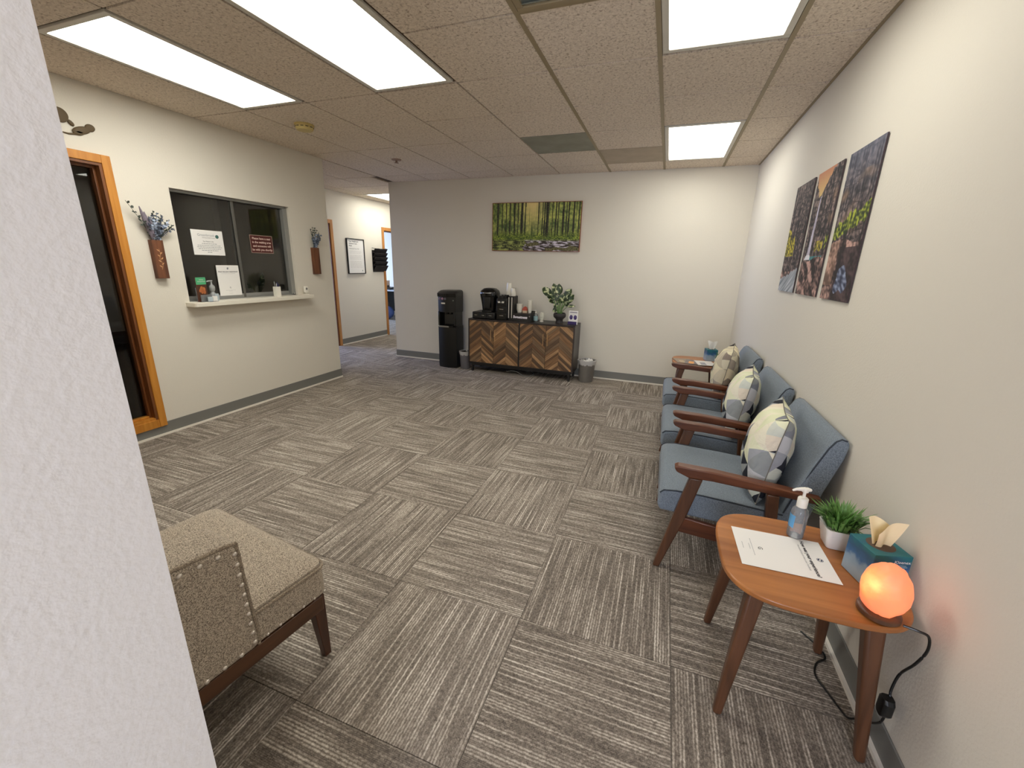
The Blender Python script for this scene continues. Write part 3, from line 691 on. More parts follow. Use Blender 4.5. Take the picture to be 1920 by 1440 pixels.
obj('cord', G().tube([W2(p) for p in smoothpath([(.715, 1.215, .530), (.745, 1.205, .531), (.768, 1.205, .520), (.779, 1.212, .47), (.779, 1.235, .40), (.772, 1.262, .33), (.766, 1.262, .27), (.765, 1.255, .245)])], .0035, 8), CORD, t)
obj('cord', G().tube([W2(p) for p in smoothpath([(.765, 1.25, .195), (.768, 1.262, .14), (.766, 1.30, .085), (.757, 1.335, .05), (.745, 1.36, .015), (.738, 1.39, .004), (.715, 1.45, .004), (.695, 1.51, .004), (.715, 1.57, .004), (.755, 1.61, .004), (.745, 1.66, .004), (.70, 1.72, .004)])], .0035, 8), CORD, t)
obj('dimmer_switch', G().loft([[(x + .083, y - .005, z + dz) for x, y in rrect(-.014, .014, -r, r, .008, 4)] for r, z, dz in ((.014, -.030, 0), (.021, -.020, 0), (.021, .020, 0), (.014, .030, 0))]), BLACK, t, loc=(0, 0, .220 - TZ))

# magazines on the far table
for k, (dx, dy, rz, c, lb) in enumerate([(-.10, .0, 12, (150, 132, 116), 'open brown magazine at the left on the far side table'), (.0, -.05, -6, (120, 110, 108), 'dark grey magazine with orange strip on the far side table'), (.10, -.07, 8, (222, 216, 208), 'white magazine at the right on the far side table')]):
    t = thing('magazine', lb, 'magazine', (.36 + dx, 4.62 + dy, TZ + k * .004), radians(rz), 'magazines on the far side table')
    obj('pages', G().box(-.085, .085, -.11, .11, 0, .003), mat('magazine_cover', c, .4), t)
    g = G().box(-.05, .0, -.09, .02, .003, .0036); obj('cover_picture', g, [mat('cover_tan', (190, 170, 140), .5), mat('cover_orange', (226, 160, 92), .5), mat('cover_grey', (150, 150, 156), .5)][k], t)
grass_plant('potted_plant', 'tiny green plant in a cream pot on the far side table', (.585, 4.50, TZ), .9, 60, 5)

# ------------------------------------------------------------ tweed accent chair
t = thing('accent_chair', 'beige tweed chair with nailhead trim and dark legs, half hidden at left', 'chair', (-1.418, .645, 0), radians(-8))
def rz(px, py):      # world -> chair local
    a = radians(8); x, y = px + 1.375, py - .60; return (x * cos(a) - y * sin(a), x * sin(a) + y * cos(a))
SX = .345
seat = obj('seat', G().loft([[(x, y, z) for x, y in rrect(-SX - d * .0, SX, -.28, .355, .03, 4)] for z, d in ((.285, 0), (.395, 0))] ), TWEED, t, bevel=.012, seg=3)
obj('seat_pad', G().loft([[(x, y, z) for x, y in rrect(-SX + e, SX - e, -.26, .355 - e, .035, 5)] for z, e in ((.393, .004), (.412, .004), (.424, .02), (.428, .06))]), TWEED, seat, smooth=True)
obj('seat_piping', G().tube([(x, y, .400) for x, y in rrect(-SX - .001, SX + .001, -.26, .357, .035, 6)] + [(SX + .001, .322, .400)], .0055, 8), TWEEDP, seat)
for s in (1, -1):
    xo, xi = s * .352, s * .195
    prof = [(-.34, .284), (.100, .284), (.108, .31), (.100, .42), (.094, .56), (.090, .655), (.078, .672), (.0, .680), (-.34, .71)]
    ar = obj('arm', G().prism(prof, 'x', min(xo, xi), max(xo, xi)), TWEED, t, bevel=.018, seg=4)
    obj('arm_piping', G().tube([(s * .348, y, z) for y, z in smoothpath([Vector(p).to_3d() for p in [(.098, .292), (.102, .32), (.095, .45), (.089, .56), (.085, .650), (.072, .668), (-.05, .680), (-.34, .704)]], 3) and [(p[0], p[1]) for p in smoothpath([(a, b, 0) for a, b in [(.098, .292), (.102, .32), (.095, .45), (.089, .56), (.085, .650), (.072, .668), (-.05, .680), (-.34, .704)]], 3)]], .0055, 8), TWEEDP, ar)
    nh = None
    path = [(.076 + .0012 * i, .635 - .036 * i) for i in range(10)] + [(.045 - .047 * i, .300) for i in range(8)] + [(.035 - .045 * i, .652 + .0035 * i) for i in range(8)]
    for (y, z) in path:
        g = G().lathe([(.0075, 0), (.0065, .003), (.0035, .0055)], 10)
        if nh is None:
            nh = obj('nailhead', g, CHROME, ar, smooth=True); o = nh
        else:
            o = nh.copy(); C.objects.link(o); g.b.free()
        o.location = (s * .351, y, z); o.rotation_euler = (0, s * pi / 2, 0)
    nh2 = nh
    for i in range(6):
        o = nh2.copy(); C.objects.link(o); o.parent = seat; o.location = (s * (SX - .0005), .13 + .042 * i, .296); o.rotation_euler = (0, s * pi / 2, 0); o.scale = (.7, .7, .7)
    obj('side_rail', G().prism([(-.33, .225), (.33, .225), (.33, .283), (-.33, .283)], 'x', min(s * .315, s * .345), max(s * .315, s * .345)), RAILW, t, bevel=.003)
    obj('front_leg', G().loft([[(s * (.318) + dx * k, .315 + oy + dy * k, z) for dx, dy in ((-1, -1), (1, -1), (1, 1), (-1, 1))] for z, k, oy in ((0, .0135, .02), (.284, .024, .0))]), DWOOD, t, bevel=.003)
    obj('rear_leg', G().loft([[(s * (.31) + dx * k, -.29 + oy + dy * k, z) for dx, dy in ((-1, -1), (1, -1), (1, 1), (-1, 1))] for z, k, oy in ((0, .0135, -.04), (.284, .024, .0))]), DWOOD, t, bevel=.003)
obj('front_rail', G().box(-.315, .315, .30, .33, .225, .283), RAILW, t, bevel=.003)
obj('backrest', G().prism([(-.34, .28), (-.20, .28), (-.22, .50), (-.235, .90), (-.26, .93), (-.31, .93), (-.335, .90)], 'x', -.33, .33), TWEED, t, bevel=.03, seg=4)

# ------------------------------------------------------------ water cooler
t = thing('water_cooler', 'black water cooler standing against the back wall beside the cabinet', 'water cooler', (-2.838, 5.30, 0))
hw, yf, yb = .142, -.145, .10
def outline(zs):
    # front bulges toward -y
    return [(hw, yb), (-hw, yb), (-hw, yf + .03)] + [(-hw + 2 * hw * i / 10, yf + .03 - .035 * sin(pi * i / 10)) for i in range(1, 10)] + [(hw, yf + .03)]
def ring(z, k=1, dy=0, f=1): return [(x * k, (y if y > 0 else y * f) + dy, z) for x, y in outline(0)]
obj('lower_body', G().loft([ring(.0, .97, 0, .95), ring(.03, 1, 0, 1), ring(.55, 1, 0, 1.02), ring(.585, .99, 0, 1.05), ring(.60, .93, 0, .85)]), BLACK, t, smooth=True)
bd = G(); yo_ = -.055
bd.box(-.132, .132, yo_, yb, .585, .80)            # behind recess
bd.box(-.138, -.112, yf + .015, yo_, .60, .80); bd.box(.105, .138, yf + .02, yo_, .60, .80)
obj('dispensing_recess', bd, BLACKG, t, bevel=.006)
obj('upper_body', G().loft([ring(.79, .97, 0, .98), ring(.82, .98, 0, 1), ring(1.01, .99, 0, 1.0)]), BLACK, t, smooth=True)
obj('hood', G().loft([ring(1.0, 1.0, 0, 1.12), ring(1.045, 1.0, 0, 1.16), ring(1.065, .97, .01, 1.0), ring(1.085, .82, .02, .8), ring(1.092, .6, .02, .55)]), BLACKG, t, smooth=True)
obj('drip_shelf', G().box(-.110, .110, yf - .012, yo_, .592, .604), BLACKG, t, bevel=.003)
obj('shelf_trim', G().box(-.110, .045, yf - .020, yf - .012, .583, .604), mat('brushed_grey', (150, 148, 140), .35, .6), t, bevel=.002)
for k, c in enumerate([(120, 100, 116), (170, 130, 150), (110, 104, 116)]):
    obj('push_button', G().lathe([(.016, 0), (.014, .012), (.004, .014)], 16), mat('button', c, .3), t, smooth=True, loc=(-.095 + k * .042, yf - .002, .975)).rotation_euler = (pi / 2, 0, 0)
obj('indicator', G().lathe([(.010, 0), (.008, .004)], 12), mat('indicator_grey', (120, 124, 120), .3), t, loc=(.105, yf + .012, .955)).rotation_euler = (pi / 2, 0, 0)
obj('badge', G().box(-.070, -.012, yf - .011, yf - .006, .905, .922), WHITE, t)
for sx in (-.03, .03):
    obj('spout', G().lathe([(.010, 0), (.012, .03)], 12), BLACK, t, loc=(sx, -.085, .755))

# ------------------------------------------------------------ bins
def bin_(label, loc, s, rgbm, junk, name='waste_bin'):
    t = thing(name, label, 'bin', loc)
    obj('bucket', G().lathe([(.085 * s, 0), (.09 * s, .004), (.108 * s, .262 * s), (.113 * s, .266 * s), (.113 * s, .275 * s), (.104 * s, .275 * s), (.084 * s, .012)], 32), rgbm, t, smooth=True)
    rg = []
    for r, z in ((.095, .18), (.104, .22), (.117, .262), (.119, .280), (.108, .284), (.098, .24)):
        rg.append([((r * s + .003 * sin(k * 1.9)) * cos(2 * pi * k / 32), (r * s + .003 * sin(k * 2.7)) * sin(2 * pi * k / 32), z * s + (.005 * sin(k * 1.3) if z < .24 else 0)) for k in range(32)])
    rg = rg[1:]
    rg[0] = [(x * 1.005 + 0, y * 1.005, z) for x, y, z in rg[0]]
    obj('liner', G().loft(rg, cap=False), BAG, t, smooth=True)
    rd = random.Random(len(label))
    for k in range(7):
        g = G(); bmesh.ops.create_icosphere(g.b, subdivisions=1, radius=.026 * s)
        for v in g.b.verts: v.co *= rd.uniform(.6, 1.3)
        a = rd.uniform(0, 6.3); r = rd.uniform(.01, .065) * s
        obj('crumpled_paper', g, junk, t, loc=(r * cos(a), r * sin(a), .262 * s))
    return t
bin_('grey waste bin full of white paper, right of the cabinet', (-.858, 5.29, 0), 1.02, BIN, PAPER)
b2 = bin_('small grey waste bin between the water cooler and the cabinet', (-2.588, 5.245, 0), .77, mat('bluish_bin', (120, 118, 124), .35), BLACKM)
b2.scale = (1, 1, 1.16)
obj('stirrer', G().tube([(.02, -.02, .20), (.055, -.045, .30)], .004, 6), WHITE, b2)
# ------------------------------------------------------------ chevron cabinet
CXL, CXR, CYF, CYB, CZ0, CZ1 = -2.487, -1.010, 5.13, 5.485, .118, .735
t = thing('sideboard', 'black sideboard with chevron wood doors against the back wall', 'sideboard', ((CXL + CXR) / 2, (CYF + CYB) / 2, 0))
hx, hy = (CXR - CXL) / 2, (CYB - CYF) / 2
obj('top', G().box(-hx, hx, -hy, hy, CZ1 - .02, CZ1), CABTOP, t, bevel=.002)
obj('side_panel', G().box(hx - .018, hx, -hy, hy, CZ0, CZ1 - .02), CABSIDE, t, bevel=.001)
obj('side_panel', G().box(-hx, -hx + .018, -hy, hy, CZ0, CZ1 - .02), CABTOP, t, bevel=.001)
obj('bottom_panel', G().box(-hx + .018, hx - .018, -hy, hy, CZ0, CZ0 + .018), BLACKM, t)
obj('divider', G().box(-.009, .009, -hy, hy, CZ0 + .018, CZ1 - .02), BLACKM, t)
obj('back_panel', G().box(-hx + .018, hx - .018, hy - .008, hy, CZ0 + .018, CZ1 - .02), BLACKM, t)
obj('base_frame', G().box(-hx + .03, hx - .03, -hy + .02, -hy + .045, .085, CZ0).box(-hx + .03, hx - .03, hy - .045, hy - .02, .085, CZ0), BLACKM, t)
for sx in (-1, 1):
    for sy in (-1, 1): obj('leg', G().box(sx * (hx - .05) - .014, sx * (hx - .05) + .014, sy * (hy - .035) - .014, sy * (hy - .035) + .014, 0, .118), BLACKM, t, bevel=.002)
def clip(poly, z0, z1):
    for lim, sg in ((z0, 1), (z1, -1)):
        out = []
        for i in range(len(poly)):
            a, b = poly[i], poly[(i + 1) % len(poly)]; ia = sg * (a[1] - lim) >= 0; ib = sg * (b[1] - lim) >= 0
            if ia: out.append(a)
            if ia != ib:
                q = (lim - a[1]) / (b[1] - a[1]); out.append((a[0] + (b[0] - a[0]) * q, lim))
        poly = out
        if not poly: return poly
    return poly
inner = 2 * hx - .036 - .018; dw = inner / 4 - .004
rd = random.Random(11)
for k in range(4):
    xa = -hx + .018 + .002 + k * (inner / 4) + (.018 if k > 1 else 0); xb = xa + dw; za, zb = CZ0 + .020, CZ1 - .023
    d = obj('door', G().box(xa, xb, -hy + .008, -hy + .022, za, zb), BLACKM, t)
    xm = (xa + xb) / 2; slope = .82; hh = dw / 2; bh = .046
    for side in (-1, 1):
        z = za - .02 + (.0 if side < 0 else .022) + rd.uniform(-.02, .0)
        while z - slope * hh < zb:
            b_ = bh * rd.choice((.75, 1, 1, 1.15)); g_ = .0012
            xe = xm + side * hh; xs = xm + side * .0006
            poly = [(xs, z + g_), (xe, z + g_ - slope * hh), (xe, z + b_ - g_ - slope * hh), (xs, z + b_ - g_)]
            poly = clip(poly, za, zb)
            if len(poly) >= 3:
                dd = rd.uniform(0, .0015)
                mcx = sum(p[0] for p in poly) / len(poly); mcz = sum(p[1] for p in poly) / len(poly)
                ang = math.atan2(-slope * side, 1)
                loc = [((x - mcx) * cos(-ang) - (zz - mcz) * sin(-ang), (x - mcx) * sin(-ang) + (zz - mcz) * cos(-ang)) for x, zz in poly]
                o = obj('plank', G().prism(loc, 'y', -.006 - dd, 0), PLANK, d, loc=(mcx, -hy + .008, mcz)); o.rotation_euler = (0, -ang, 0)
            z += b_
    hxp = xb - .028 if k % 2 == 0 else xa + .028
    obj('handle', G().tube([(hxp, -hy - .022, .455), (hxp, -hy - .022, .605)], .005, 8).tube([(hxp, -hy + .002, .475), (hxp, -hy - .022, .475)], .004, 6).tube([(hxp, -hy + .002, .585), (hxp, -hy - .022, .585)], .004, 6), BRASS, d)
o = obj('floor_cord', G().tube(smoothpath([(-2.0, 5.36, .006), (-1.93, 5.20, .03), (-1.86, 5.17, .055), (-1.78, 5.20, .04), (-1.68, 5.16, .008), (-1.60, 5.17, .008), (-1.56, 5.24, .03), (-1.62, 5.30, .05), (-1.7, 5.34, .02)]), .005, 6), mat('grey_cable', (110, 110, 108), .5)); tag(o, 'grey cable looping under the sideboard', 'cable')

# things on the cabinet
ZT = CZ1 + .0008
def at(x, y=5.30, z=ZT): return (x, y, z)
t = thing('pod_drawer', 'black drawer unit under the coffee maker', 'drawer unit', at(-2.275, 5.30))
obj('case', G().box(-.165, .165, -.145, .13, 0, .092), BLACK, t, bevel=.012)
for k in range(3):
    dr = obj('drawer_front', G().box(-.155 + k * .105, -.055 + k * .105, -.152, -.146, .010, .078), BLACK, t, bevel=.003)
    obj('drawer_pull', G().box(-.125 + k * .105, -.085 + k * .105, -.158, -.152, .046, .053), SILVER, dr, bevel=.001)
t = thing('coffee_maker', 'rounded glossy black coffee maker on its drawer unit', 'coffee maker', at(-2.235, 5.30, ZT + .092))
def rr(w_, d0, d1, z, r): return [(x, y, z) for x, y in rrect(-w_, w_, d0, d1, r, 5)]
obj('body', G().loft([rr(.088, -.085, .09, 0, .04), rr(.098, -.095, .10, .10, .045), rr(.112, -.115, .11, .19, .055), rr(.118, -.125, .115, .245, .06), rr(.108, -.115, .105, .280, .06), rr(.075, -.085, .075, .308, .05), rr(.04, -.05, .04, .316, .03)]), BLACKG, t, smooth=True)
obj('handle_bar', G().tube([(.075 * sin(a), -.090 - .045 * cos(a), .250) for a in [radians(-75 + 15 * i) for i in range(11)]], .006, 8), SILVER, t, smooth=True)
obj('front_panel', G().box(-.05, .05, -.126, -.105, .05, .20), BLACK, t, bevel=.012)
obj('drip_tray', G().box(-.07, .07, -.13, -.07, .0, .022), BLACK, t, bevel=.006)
t = thing('condiment_tower', 'black tower organizer stacked with coffee condiments', 'organizer', at(-2.02, 5.28))
obj('case', G().box(-.075, .075, -.10, .10, 0, .285), BLACK, t, bevel=.006)
for k in range(3):
    dr = obj('drawer_front', G().box(-.066, .066, -.107, -.101, .012 + k * .085, .082 + k * .085), BLACKG, t, bevel=.003)
    obj('drawer_pull', G().box(-.028, .028, -.112, -.107, .055 + k * .085, .062 + k * .085), SILVER, dr)
for k in range(2): obj('condiment_pod', G().lathe([(.014, 0), (.018, .02), (.020, .022)], 14), WHITE, t, loc=(-.035 + k * .055, -.112, .225), smooth=True)
rd = random.Random(4)
g = G()
for k in range(16): 
    a = (rd.uniform(-.06, .05), rd.uniform(-.06, .03), .285); g.box(a[0] - .014, a[0] + .014, a[1] - .006, a[1] + .006, a[2], a[2] + rd.uniform(.02, .045))
o = obj('black_packet_pile', g, BLACKM, t); o['kind'] = 'stuff'
def cups(label, x, y, z, n, r=.036, h=.095, step=.011, inv=True, grp=None, m=WHITE):
    t = thing('cup_stack', label, 'cups', (x, y, z), 0, grp)
    for k in range(n):
        zz = k * step
        prof = [(r, 0), (r * .99, .004), (r * .72, h), (r * .70, h)] if inv else [(r * .72, 0), (r * .97, h - .004), (r * 1.05, h - .004), (r * 1.05, h)]
        c = obj('cup', G().lathe([(a + .0002 * k, b + zz) for a, b in prof], 20, cap=True), m, t, smooth=True)
    return t
t = thing('cup_holder', 'black holder with two white stir rods beside the condiment tower', 'holder', at(-1.905, 5.30))
obj('case', G().box(-.037, .04, -.08, .08, 0, .315), BLACKM, t, bevel=.004)
for x in (-.028, .014): obj('rod', G().box(x - .004, x + .004, -.088, -.080, .03, .30), WHITE, t)
cups('tall inverted stack of white cups behind the condiment tower', -1.985, 5.36, ZT + .30, 5, .042, .13, .012)
cups('shorter inverted stack of cream cups on the black holder', -1.905, 5.30, ZT + .315, 3, .034, .075, .012)
t = thing('tray_box', 'black condiment box with white script lettering on its front', 'box', at(-1.735, 5.27))
obj('tray', G().box(-.125, .125, -.10, .11, 0, .012).box(-.125, .125, -.10, -.09, .012, .10).box(-.125, .125, .10, .11, .012, .125).box(-.125, -.115, -.09, .10, .012, .115).box(.115, .125, -.09, .10, .012, .115).box(-.115, .115, -.09, .10, .095, .10), BLACKM, t)
text('script_lettering', 'Sweetness', .046, mat('white_script', (236, 232, 240), .6), t, frame_m((-.018, -.1015, .055), (1, 0, 0), (0, 0, 1)) @ Matrix.Shear('XY', 4, (.3, 0)), bold=.0025)
obj('clasp', G().box(.104, .114, -.104, -.10, .065, .078), SILVER, t)
ZB = ZT + .101
cups('short wide stack of white bowls on the black condiment box', -1.812, 5.31, ZB, 7, .040, .045, .0115, False)
t = thing('red_packet', 'red packet box between the white stacks on the condiment box', 'packet', (-1.735, 5.31, ZB))
obj('box', G().box(-.03, .03, -.02, .02, 0, .03), mat('cream_box', (214, 190, 160), .6), t); obj('packets', G().box(-.034, .034, -.018, .018, .03, .058).prism([(-.03, .058), (.03, .058), (.026, .074), (0, .086), (-.022, .072)], 'y', -.01, .012), ORANGE, t, bevel=.003)
cups('narrow tall stack of white cups on the condiment box', -1.668, 5.31, ZB, 12, .029, .055, .0105, False)
def small_bottle(label, x, rgb, pump):
    t = thing('small_bottle', label, 'bottle', at(x, 5.29))
    if pump:
        obj('body', G().lathe([(.026, 0), (.029, .008), (.029, .075), (.022, .095), (.011, .105)], 20), CLEAR, t, smooth=True)
        obj('label', G().lathe([(.0295, .012), (.0295, .07)], 20, cap=False), mat('blue_green_label', rgb, .5), t)
        obj('pump', G().lathe([(.010, .105), (.010, .125), (.004, .127), (.004, .142)], 12).tube([(.008, 0, .143), (-.020, -.004, .141)], .004, 6), WHITE, t)
    else:
        obj('cap', G().lathe([(.025, 0), (.026, .016), (.016, .018)], 20), WHITE, t, smooth=True)
        obj('body', G().loft([[(.016 * cos(q) * .6, .012 * sin(q), .018) for q in [2 * pi * i / 20 for i in range(20)]]] + [[(w_ * cos(q), .015 * sin(q), z) for q in [2 * pi * i / 20 for i in range(20)]] for w_, z in ((.026, .026), (.029, .05), (.029, .10), (.022, .118), (.012, .124))]), mat('pale_bottle', rgb, .4), t, smooth=True)
        text('label_print', 'Purell', .012, mat('label_grey', (96, 96, 90), .6), t, frame_m((0, -.0165, .06), (1, 0, 0), (0, 0, 1)))
small_bottle('clear pump bottle with blue-green label on the sideboard', -1.578, (150, 182, 186), True)
small_bottle('small white squeeze bottle standing on its cap on the sideboard', -1.495, (214, 212, 196), False)
# tent card with two purple ovals
t = thing('tent_card', 'white card with two purple ovals on the right end of the sideboard', 'card', at(-1.070, 5.26), radians(-4))
obj('card', G().prism([(-.012, 0), (-.006, 0), (.006, .172), (.001, .172)], 'x', -.058, .062), PAPER, t)
obj('purple_band', G().box(-.062, .050, -.022, -.014, 0, .036), PURPLE, t)
Mc = frame_m((0, -.013, 0), (1, 0, 0), Vector((0, .012, .172)).normalized())
for x in (-.026, .028):
    g = G(); disc(g, (x, -.0075, .088), (.75, 0, 0), (0, .07, 1), .029, 24); obj('oval', g, PURPLE, t)
    g = G()
    for q in range(5):
        a = q * 1.25; disc(g, (x + .011 * cos(a), -.0085, .088 + .015 * sin(a)), (1, 0, 0), (0, .07, 1), .005, 8)
    obj('oval_detail', g, mat('violet_spot', (120, 104, 160), .6), t)
obj('heading', G().box(-.045, .048, -.0065, -.0025, .148, .155), mat('purple_heading', (110, 96, 130), .7), t)
# broad leaf plant
def leafm():
    m, N, L, P = nt('variegated_leaf'); tc = N.new('ShaderNodeTexCoord')
    n = N.new('ShaderNodeTexNoise'); n.inputs['Scale'].default_value = 24; n.inputs['Detail'].default_value = 3; L.new(tc.outputs['Object'], n.inputs['Vector'])
    r = ramp(N, [(.40, (28, 44, 20)), (.54, (52, 76, 34)), (.60, (190, 196, 150)), (.75, (214, 214, 176))]); L.new(n.outputs[0], r.inputs[0]); L.new(r.outputs[0], P.inputs['Base Color']); P.inputs['Roughness'].default_value = .38
    return m
VLEAF = leafm()
t = thing('leafy_plant', 'broad-leaved variegated plant in a dark pot on the sideboard', 'plant', at(-1.258, 5.30))
obj('pot', G().lathe([(.048, 0), (.044, .03), (.046, .048), (.078, .078), (.082, .105), (.074, .128), (.068, .128), (.066, .115)], 28), POTD, t, smooth=True)
stems = [((-.235, -.04, .45), .055), ((-.19, .01, .385), .045), ((-.10, -.02, .50), .045), ((-.02, -.05, .495), .05), ((.13, -.02, .44), .05), ((.165, .0, .37), .045), ((.17, -.04, .335), .045), ((.12, -.06, .29), .055), ((-.16, .0, .30), .03), ((-.06, -.06, .24), .04), ((.19, .01, .235), .022), ((.03, -.07, .36), .05), ((-.08, -.05, .36), .045), ((-.07, -.08, .165), .035), ((.07, .02, .40), .04), ((0, -.02, .30), .045), ((.09, -.07, .36), .045), ((-.13, -.04, .42), .045)]
for (x, y, z), wv in stems:
    v = Vector((x, y, z)); b = Vector((x * .12, y * .2, .12)); m1 = b.lerp(v, .55) + Vector((-x * .12, 0, .03)); L_ = (v - m1)
    obj('stem', G().tube([b, b.lerp(m1, .5) + Vector((-x * .06, 0, 0)), m1], .0035, 5), LEAFG, t)
    obj('leaf', G().leaf(m1, v, wv * .95, Vector((.1, -1, .45)), bend=.03, n=7), VLEAF, t, smooth=True)

# ------------------------------------------------------------ pictures (vertex painted flat prints)
def nz(x, y, s=0): return noise.noise(Vector((x, y, s)))
def canvas(name, label, cat, nx, ny, w_, h_, depth, painter, M, group=None, edge=None):
    t = thing(name, label, cat, (0, 0, 0), 0, group); t.matrix_world = M
    obj('canvas_body', G().box(-w_ / 2, w_ / 2, -h_ / 2, h_ / 2, 0, depth), edge, t)
    me = bpy.data.meshes.new('print'); V = []; F = []; cols = []
    for j in range(ny + 1):
        for i in range(nx + 1):
            V.append((-w_ / 2 + w_ * i / nx, -h_ / 2 + h_ * j / ny, depth + .0006))
    for j in range(ny):
        for i in range(nx):
            a = j * (nx + 1) + i; F.append((a, a + 1, a + nx + 2, a + nx + 1))
            cols.append(lin(painter((i + .5) / nx, (j + .5) / ny)))
    me.from_pydata(V, [], F); ca = me.color_attributes.new('paint', 'FLOAT_COLOR', 'CORNER')
    dat = []
    for c in cols: dat += list(c) * 4
    ca.data.foreach_set('color', dat); me.materials.append(PAINT)
    o = bpy.data.objects.new('print', me); link(o, t); return t
PAINT = vcol('canvas_print')
def mixc(a, b, t): t = max(0, min(1, t)); return tuple(a[i] + (b[i] - a[i]) * t for i in range(3))
rt = random.Random(21)
trunks = [(.06, .010), (.16, .006), (.205, .008), (.26, .009), (.30, .006), (.345, .014), (.535, .006), (.58, .005), (.635, .016), (.605, .008), (.73, .007), (.755, .006), (.81, .010), (.845, .005), (.87, .008), (.925, .009), (.98, .006), (.115, .005), (.385, .006), (.69, .005)]
def forest(u, v):
    n1 = nz(u * 9, v * 5, 1); n2 = nz(u * 42, v * 18, 2); n3 = nz(u * 60, v * 60, 3)
    glow = math.exp(-((u - .47) / .13) ** 2) * max(0, v - .3) * 1.5
    c = mixc((84, 104, 56), (196, 200, 104), .5 + .7 * n1 + .6 * n2 + .3 * n3 + .2 * glow)
    c = mixc(c, (232, 210, 140), glow * 1.1)
    st = nz(u * 75, v * 1.5, 5); c = mixc(c, (58, 70, 42), max(0, st - .1) * 1.5 * (1 - glow))
    if v > .24:
        for tx, tw in trunks:
            d = abs(u - tx - .006 * (v - .5)); 
            if d < tw and v > .27 + .08 * abs(nz(tx * 40, 0)): c = mixc((36, 36, 28), (98, 96, 72), .25 + .6 * n3 + (u - tx) / tw * .35)
    if v < .42:
        k = (.42 - v) / .15; bush = mixc((46, 66, 30), (160, 176, 66), .5 + .9 * n3 + .5 * nz(u * 14, v * 14, 8)); c = mixc(c, bush, min(1, max(0, k + .5 * n1)))
    if v < .25:
        k = nz(u * 16, v * 30, 11) + .6 * n3; rock = mixc((46, 50, 32), (164, 172, 92), .5 + 1.2 * k)
        if u > .38 + .1 * nz(v * 9, 1, 2): rock = mixc((58, 50, 46), (216, 208, 222), .42 + 1.7 * nz(u * 17 + v * 6, v * 34, 13) + .5 * n3)
        if u > .40 and nz(u * 7, v * 12, 17) > .18: rock = mixc((66, 62, 40), (132, 128, 84), .5 + n3)
        c = mixc(c, rock, min(1, (.25 - v) / .05))
    return c
FR = wood('picture_edge_wood', (120, 62, 36), (150, 84, 52), 'X', 1, .5)
Mf = Matrix.Translation(((-2.290 - 1.095) / 2, BW - .001, (2.226 + 1.630) / 2)) @ Matrix(((1, 0, 0, 0), (0, 0, -1, 0), (0, 1, 0, 0), (0, 0, 0, 1)))
t = canvas('forest_picture', 'wide framed picture of a green forest stream on the back wall', 'picture', 230, 116, 1.185, .588, .024, forest, Mf, edge=FR)
obj('frame', G().box(-.5985, .5985, .294, .300, 0, .030).box(-.5985, .5985, -.300, -.294, 0, .030).box(-.5985, -.5925, -.294, .294, 0, .030).box(.5925, .5985, -.294, .294, 0, .030), FR, t)
def falls(u, v):
    n1 = nz(u * 6, v * 4, 1); n2 = nz(u * 34, v * 9, 2); n3 = nz(u * 60, v * 40, 3); n4 = nz(u * 90, v * 6, 4)
    c = mixc((30, 26, 30), (150, 128, 122), .40 + .75 * n4 + .6 * n2 + .6 * n3 + .35 * nz(u * 12, v * 30, 31))
    if abs(nz(u * 9 + v * 3, v * 14, 33)) < .045: c = mixc(c, (26, 22, 26), .6)
    if u > .68: c = mixc(c, (104, 112, 134), max(0, (v - .6)) * 1.6 + .2 * n4)
    if u > .60 and .45 < v < .85: c = mixc(c, (160, 126, 100), .5 * max(0, nz(u * 12, v * 9, 9)) * 1.8)
    # sky valley
    lim = .79 + .25 * abs(u - .42) / .10 * (.9 if u < .42 else .55) + .035 * n2
    if .29 < u < .72 and v > lim: c = mixc((226, 204, 130), (196, 130, 96), (v - .78) / .22 + .1 * n1)
    # waterfall
    cx = .447 - .045 * (.78 - v); wd = .007 + .014 * max(0, .78 - v) / .45
    if .32 < v < .80 and abs(u - cx) < wd: c = mixc((214, 210, 222), (168, 160, 178), .5 + n4)
    if .29 < v < .335 and abs(u - cx) < .05 - (v - .29) * .6: c = (226, 226, 232)
    if .285 < v < .32 and .46 < u < .62: c = mixc((44, 104, 110), (90, 150, 150), .5 + n2)
    # bushes
    b = mixc((60, 58, 20), (214, 196, 62), .5 + 1.4 * n3 + .7 * n2)
    if u < .16 and .34 < v < .62 - .9 * u + .05 * n2: c = b
    if .50 < u < .60 and .36 + .03 * n2 < v < .44: c = mixc(c, b, .85)
    if u > .62:
        m_ = .40 + (u - .62) * .42; 
        if m_ - .03 + .03 * n2 < v < m_ + .075 + .04 * n2: c = mixc((40, 52, 22), (168, 176, 56), .45 + 1.6 * n3 + .7 * n2)
    # lower rocks
    if v < .29 - .08 * (u < .3) + .05 * n1 + (.12 if u > .64 else 0):
        s_ = nz((u + v * .5) * 16, (v - u * .3) * 7, 7); c = mixc((36, 26, 26), (196, 158, 146), .42 + 1.3 * s_ + .6 * n3 + .5 * nz(u * 40 + v * 30, v * 18 - u * 20, 35))
        if u > .82 and v < .36: c = mixc(c, (38, 28, 34), .7)
        if .70 < u < .80 and v > .10: c = mixc(c, (186, 146, 122), .45)
    if u < .34 and v < .12 + .35 * u * (1 if u < .31 else 0) + .02 * n2 and u < .31: c = mixc((104, 112, 118), (206, 208, 214), .5 + .9 * nz(u * 30 - v * 30, v * 6, 5))
    if ((u - .89) / .06) ** 2 + ((v - .12) / .09) ** 2 < 1 + 1.4 * nz(u * 14, v * 12, 41): c = mixc((48, 54, 76), (150, 160, 186), .45 + 1.3 * nz(u * 34, v * 40 + u * 16, 6))
    return c
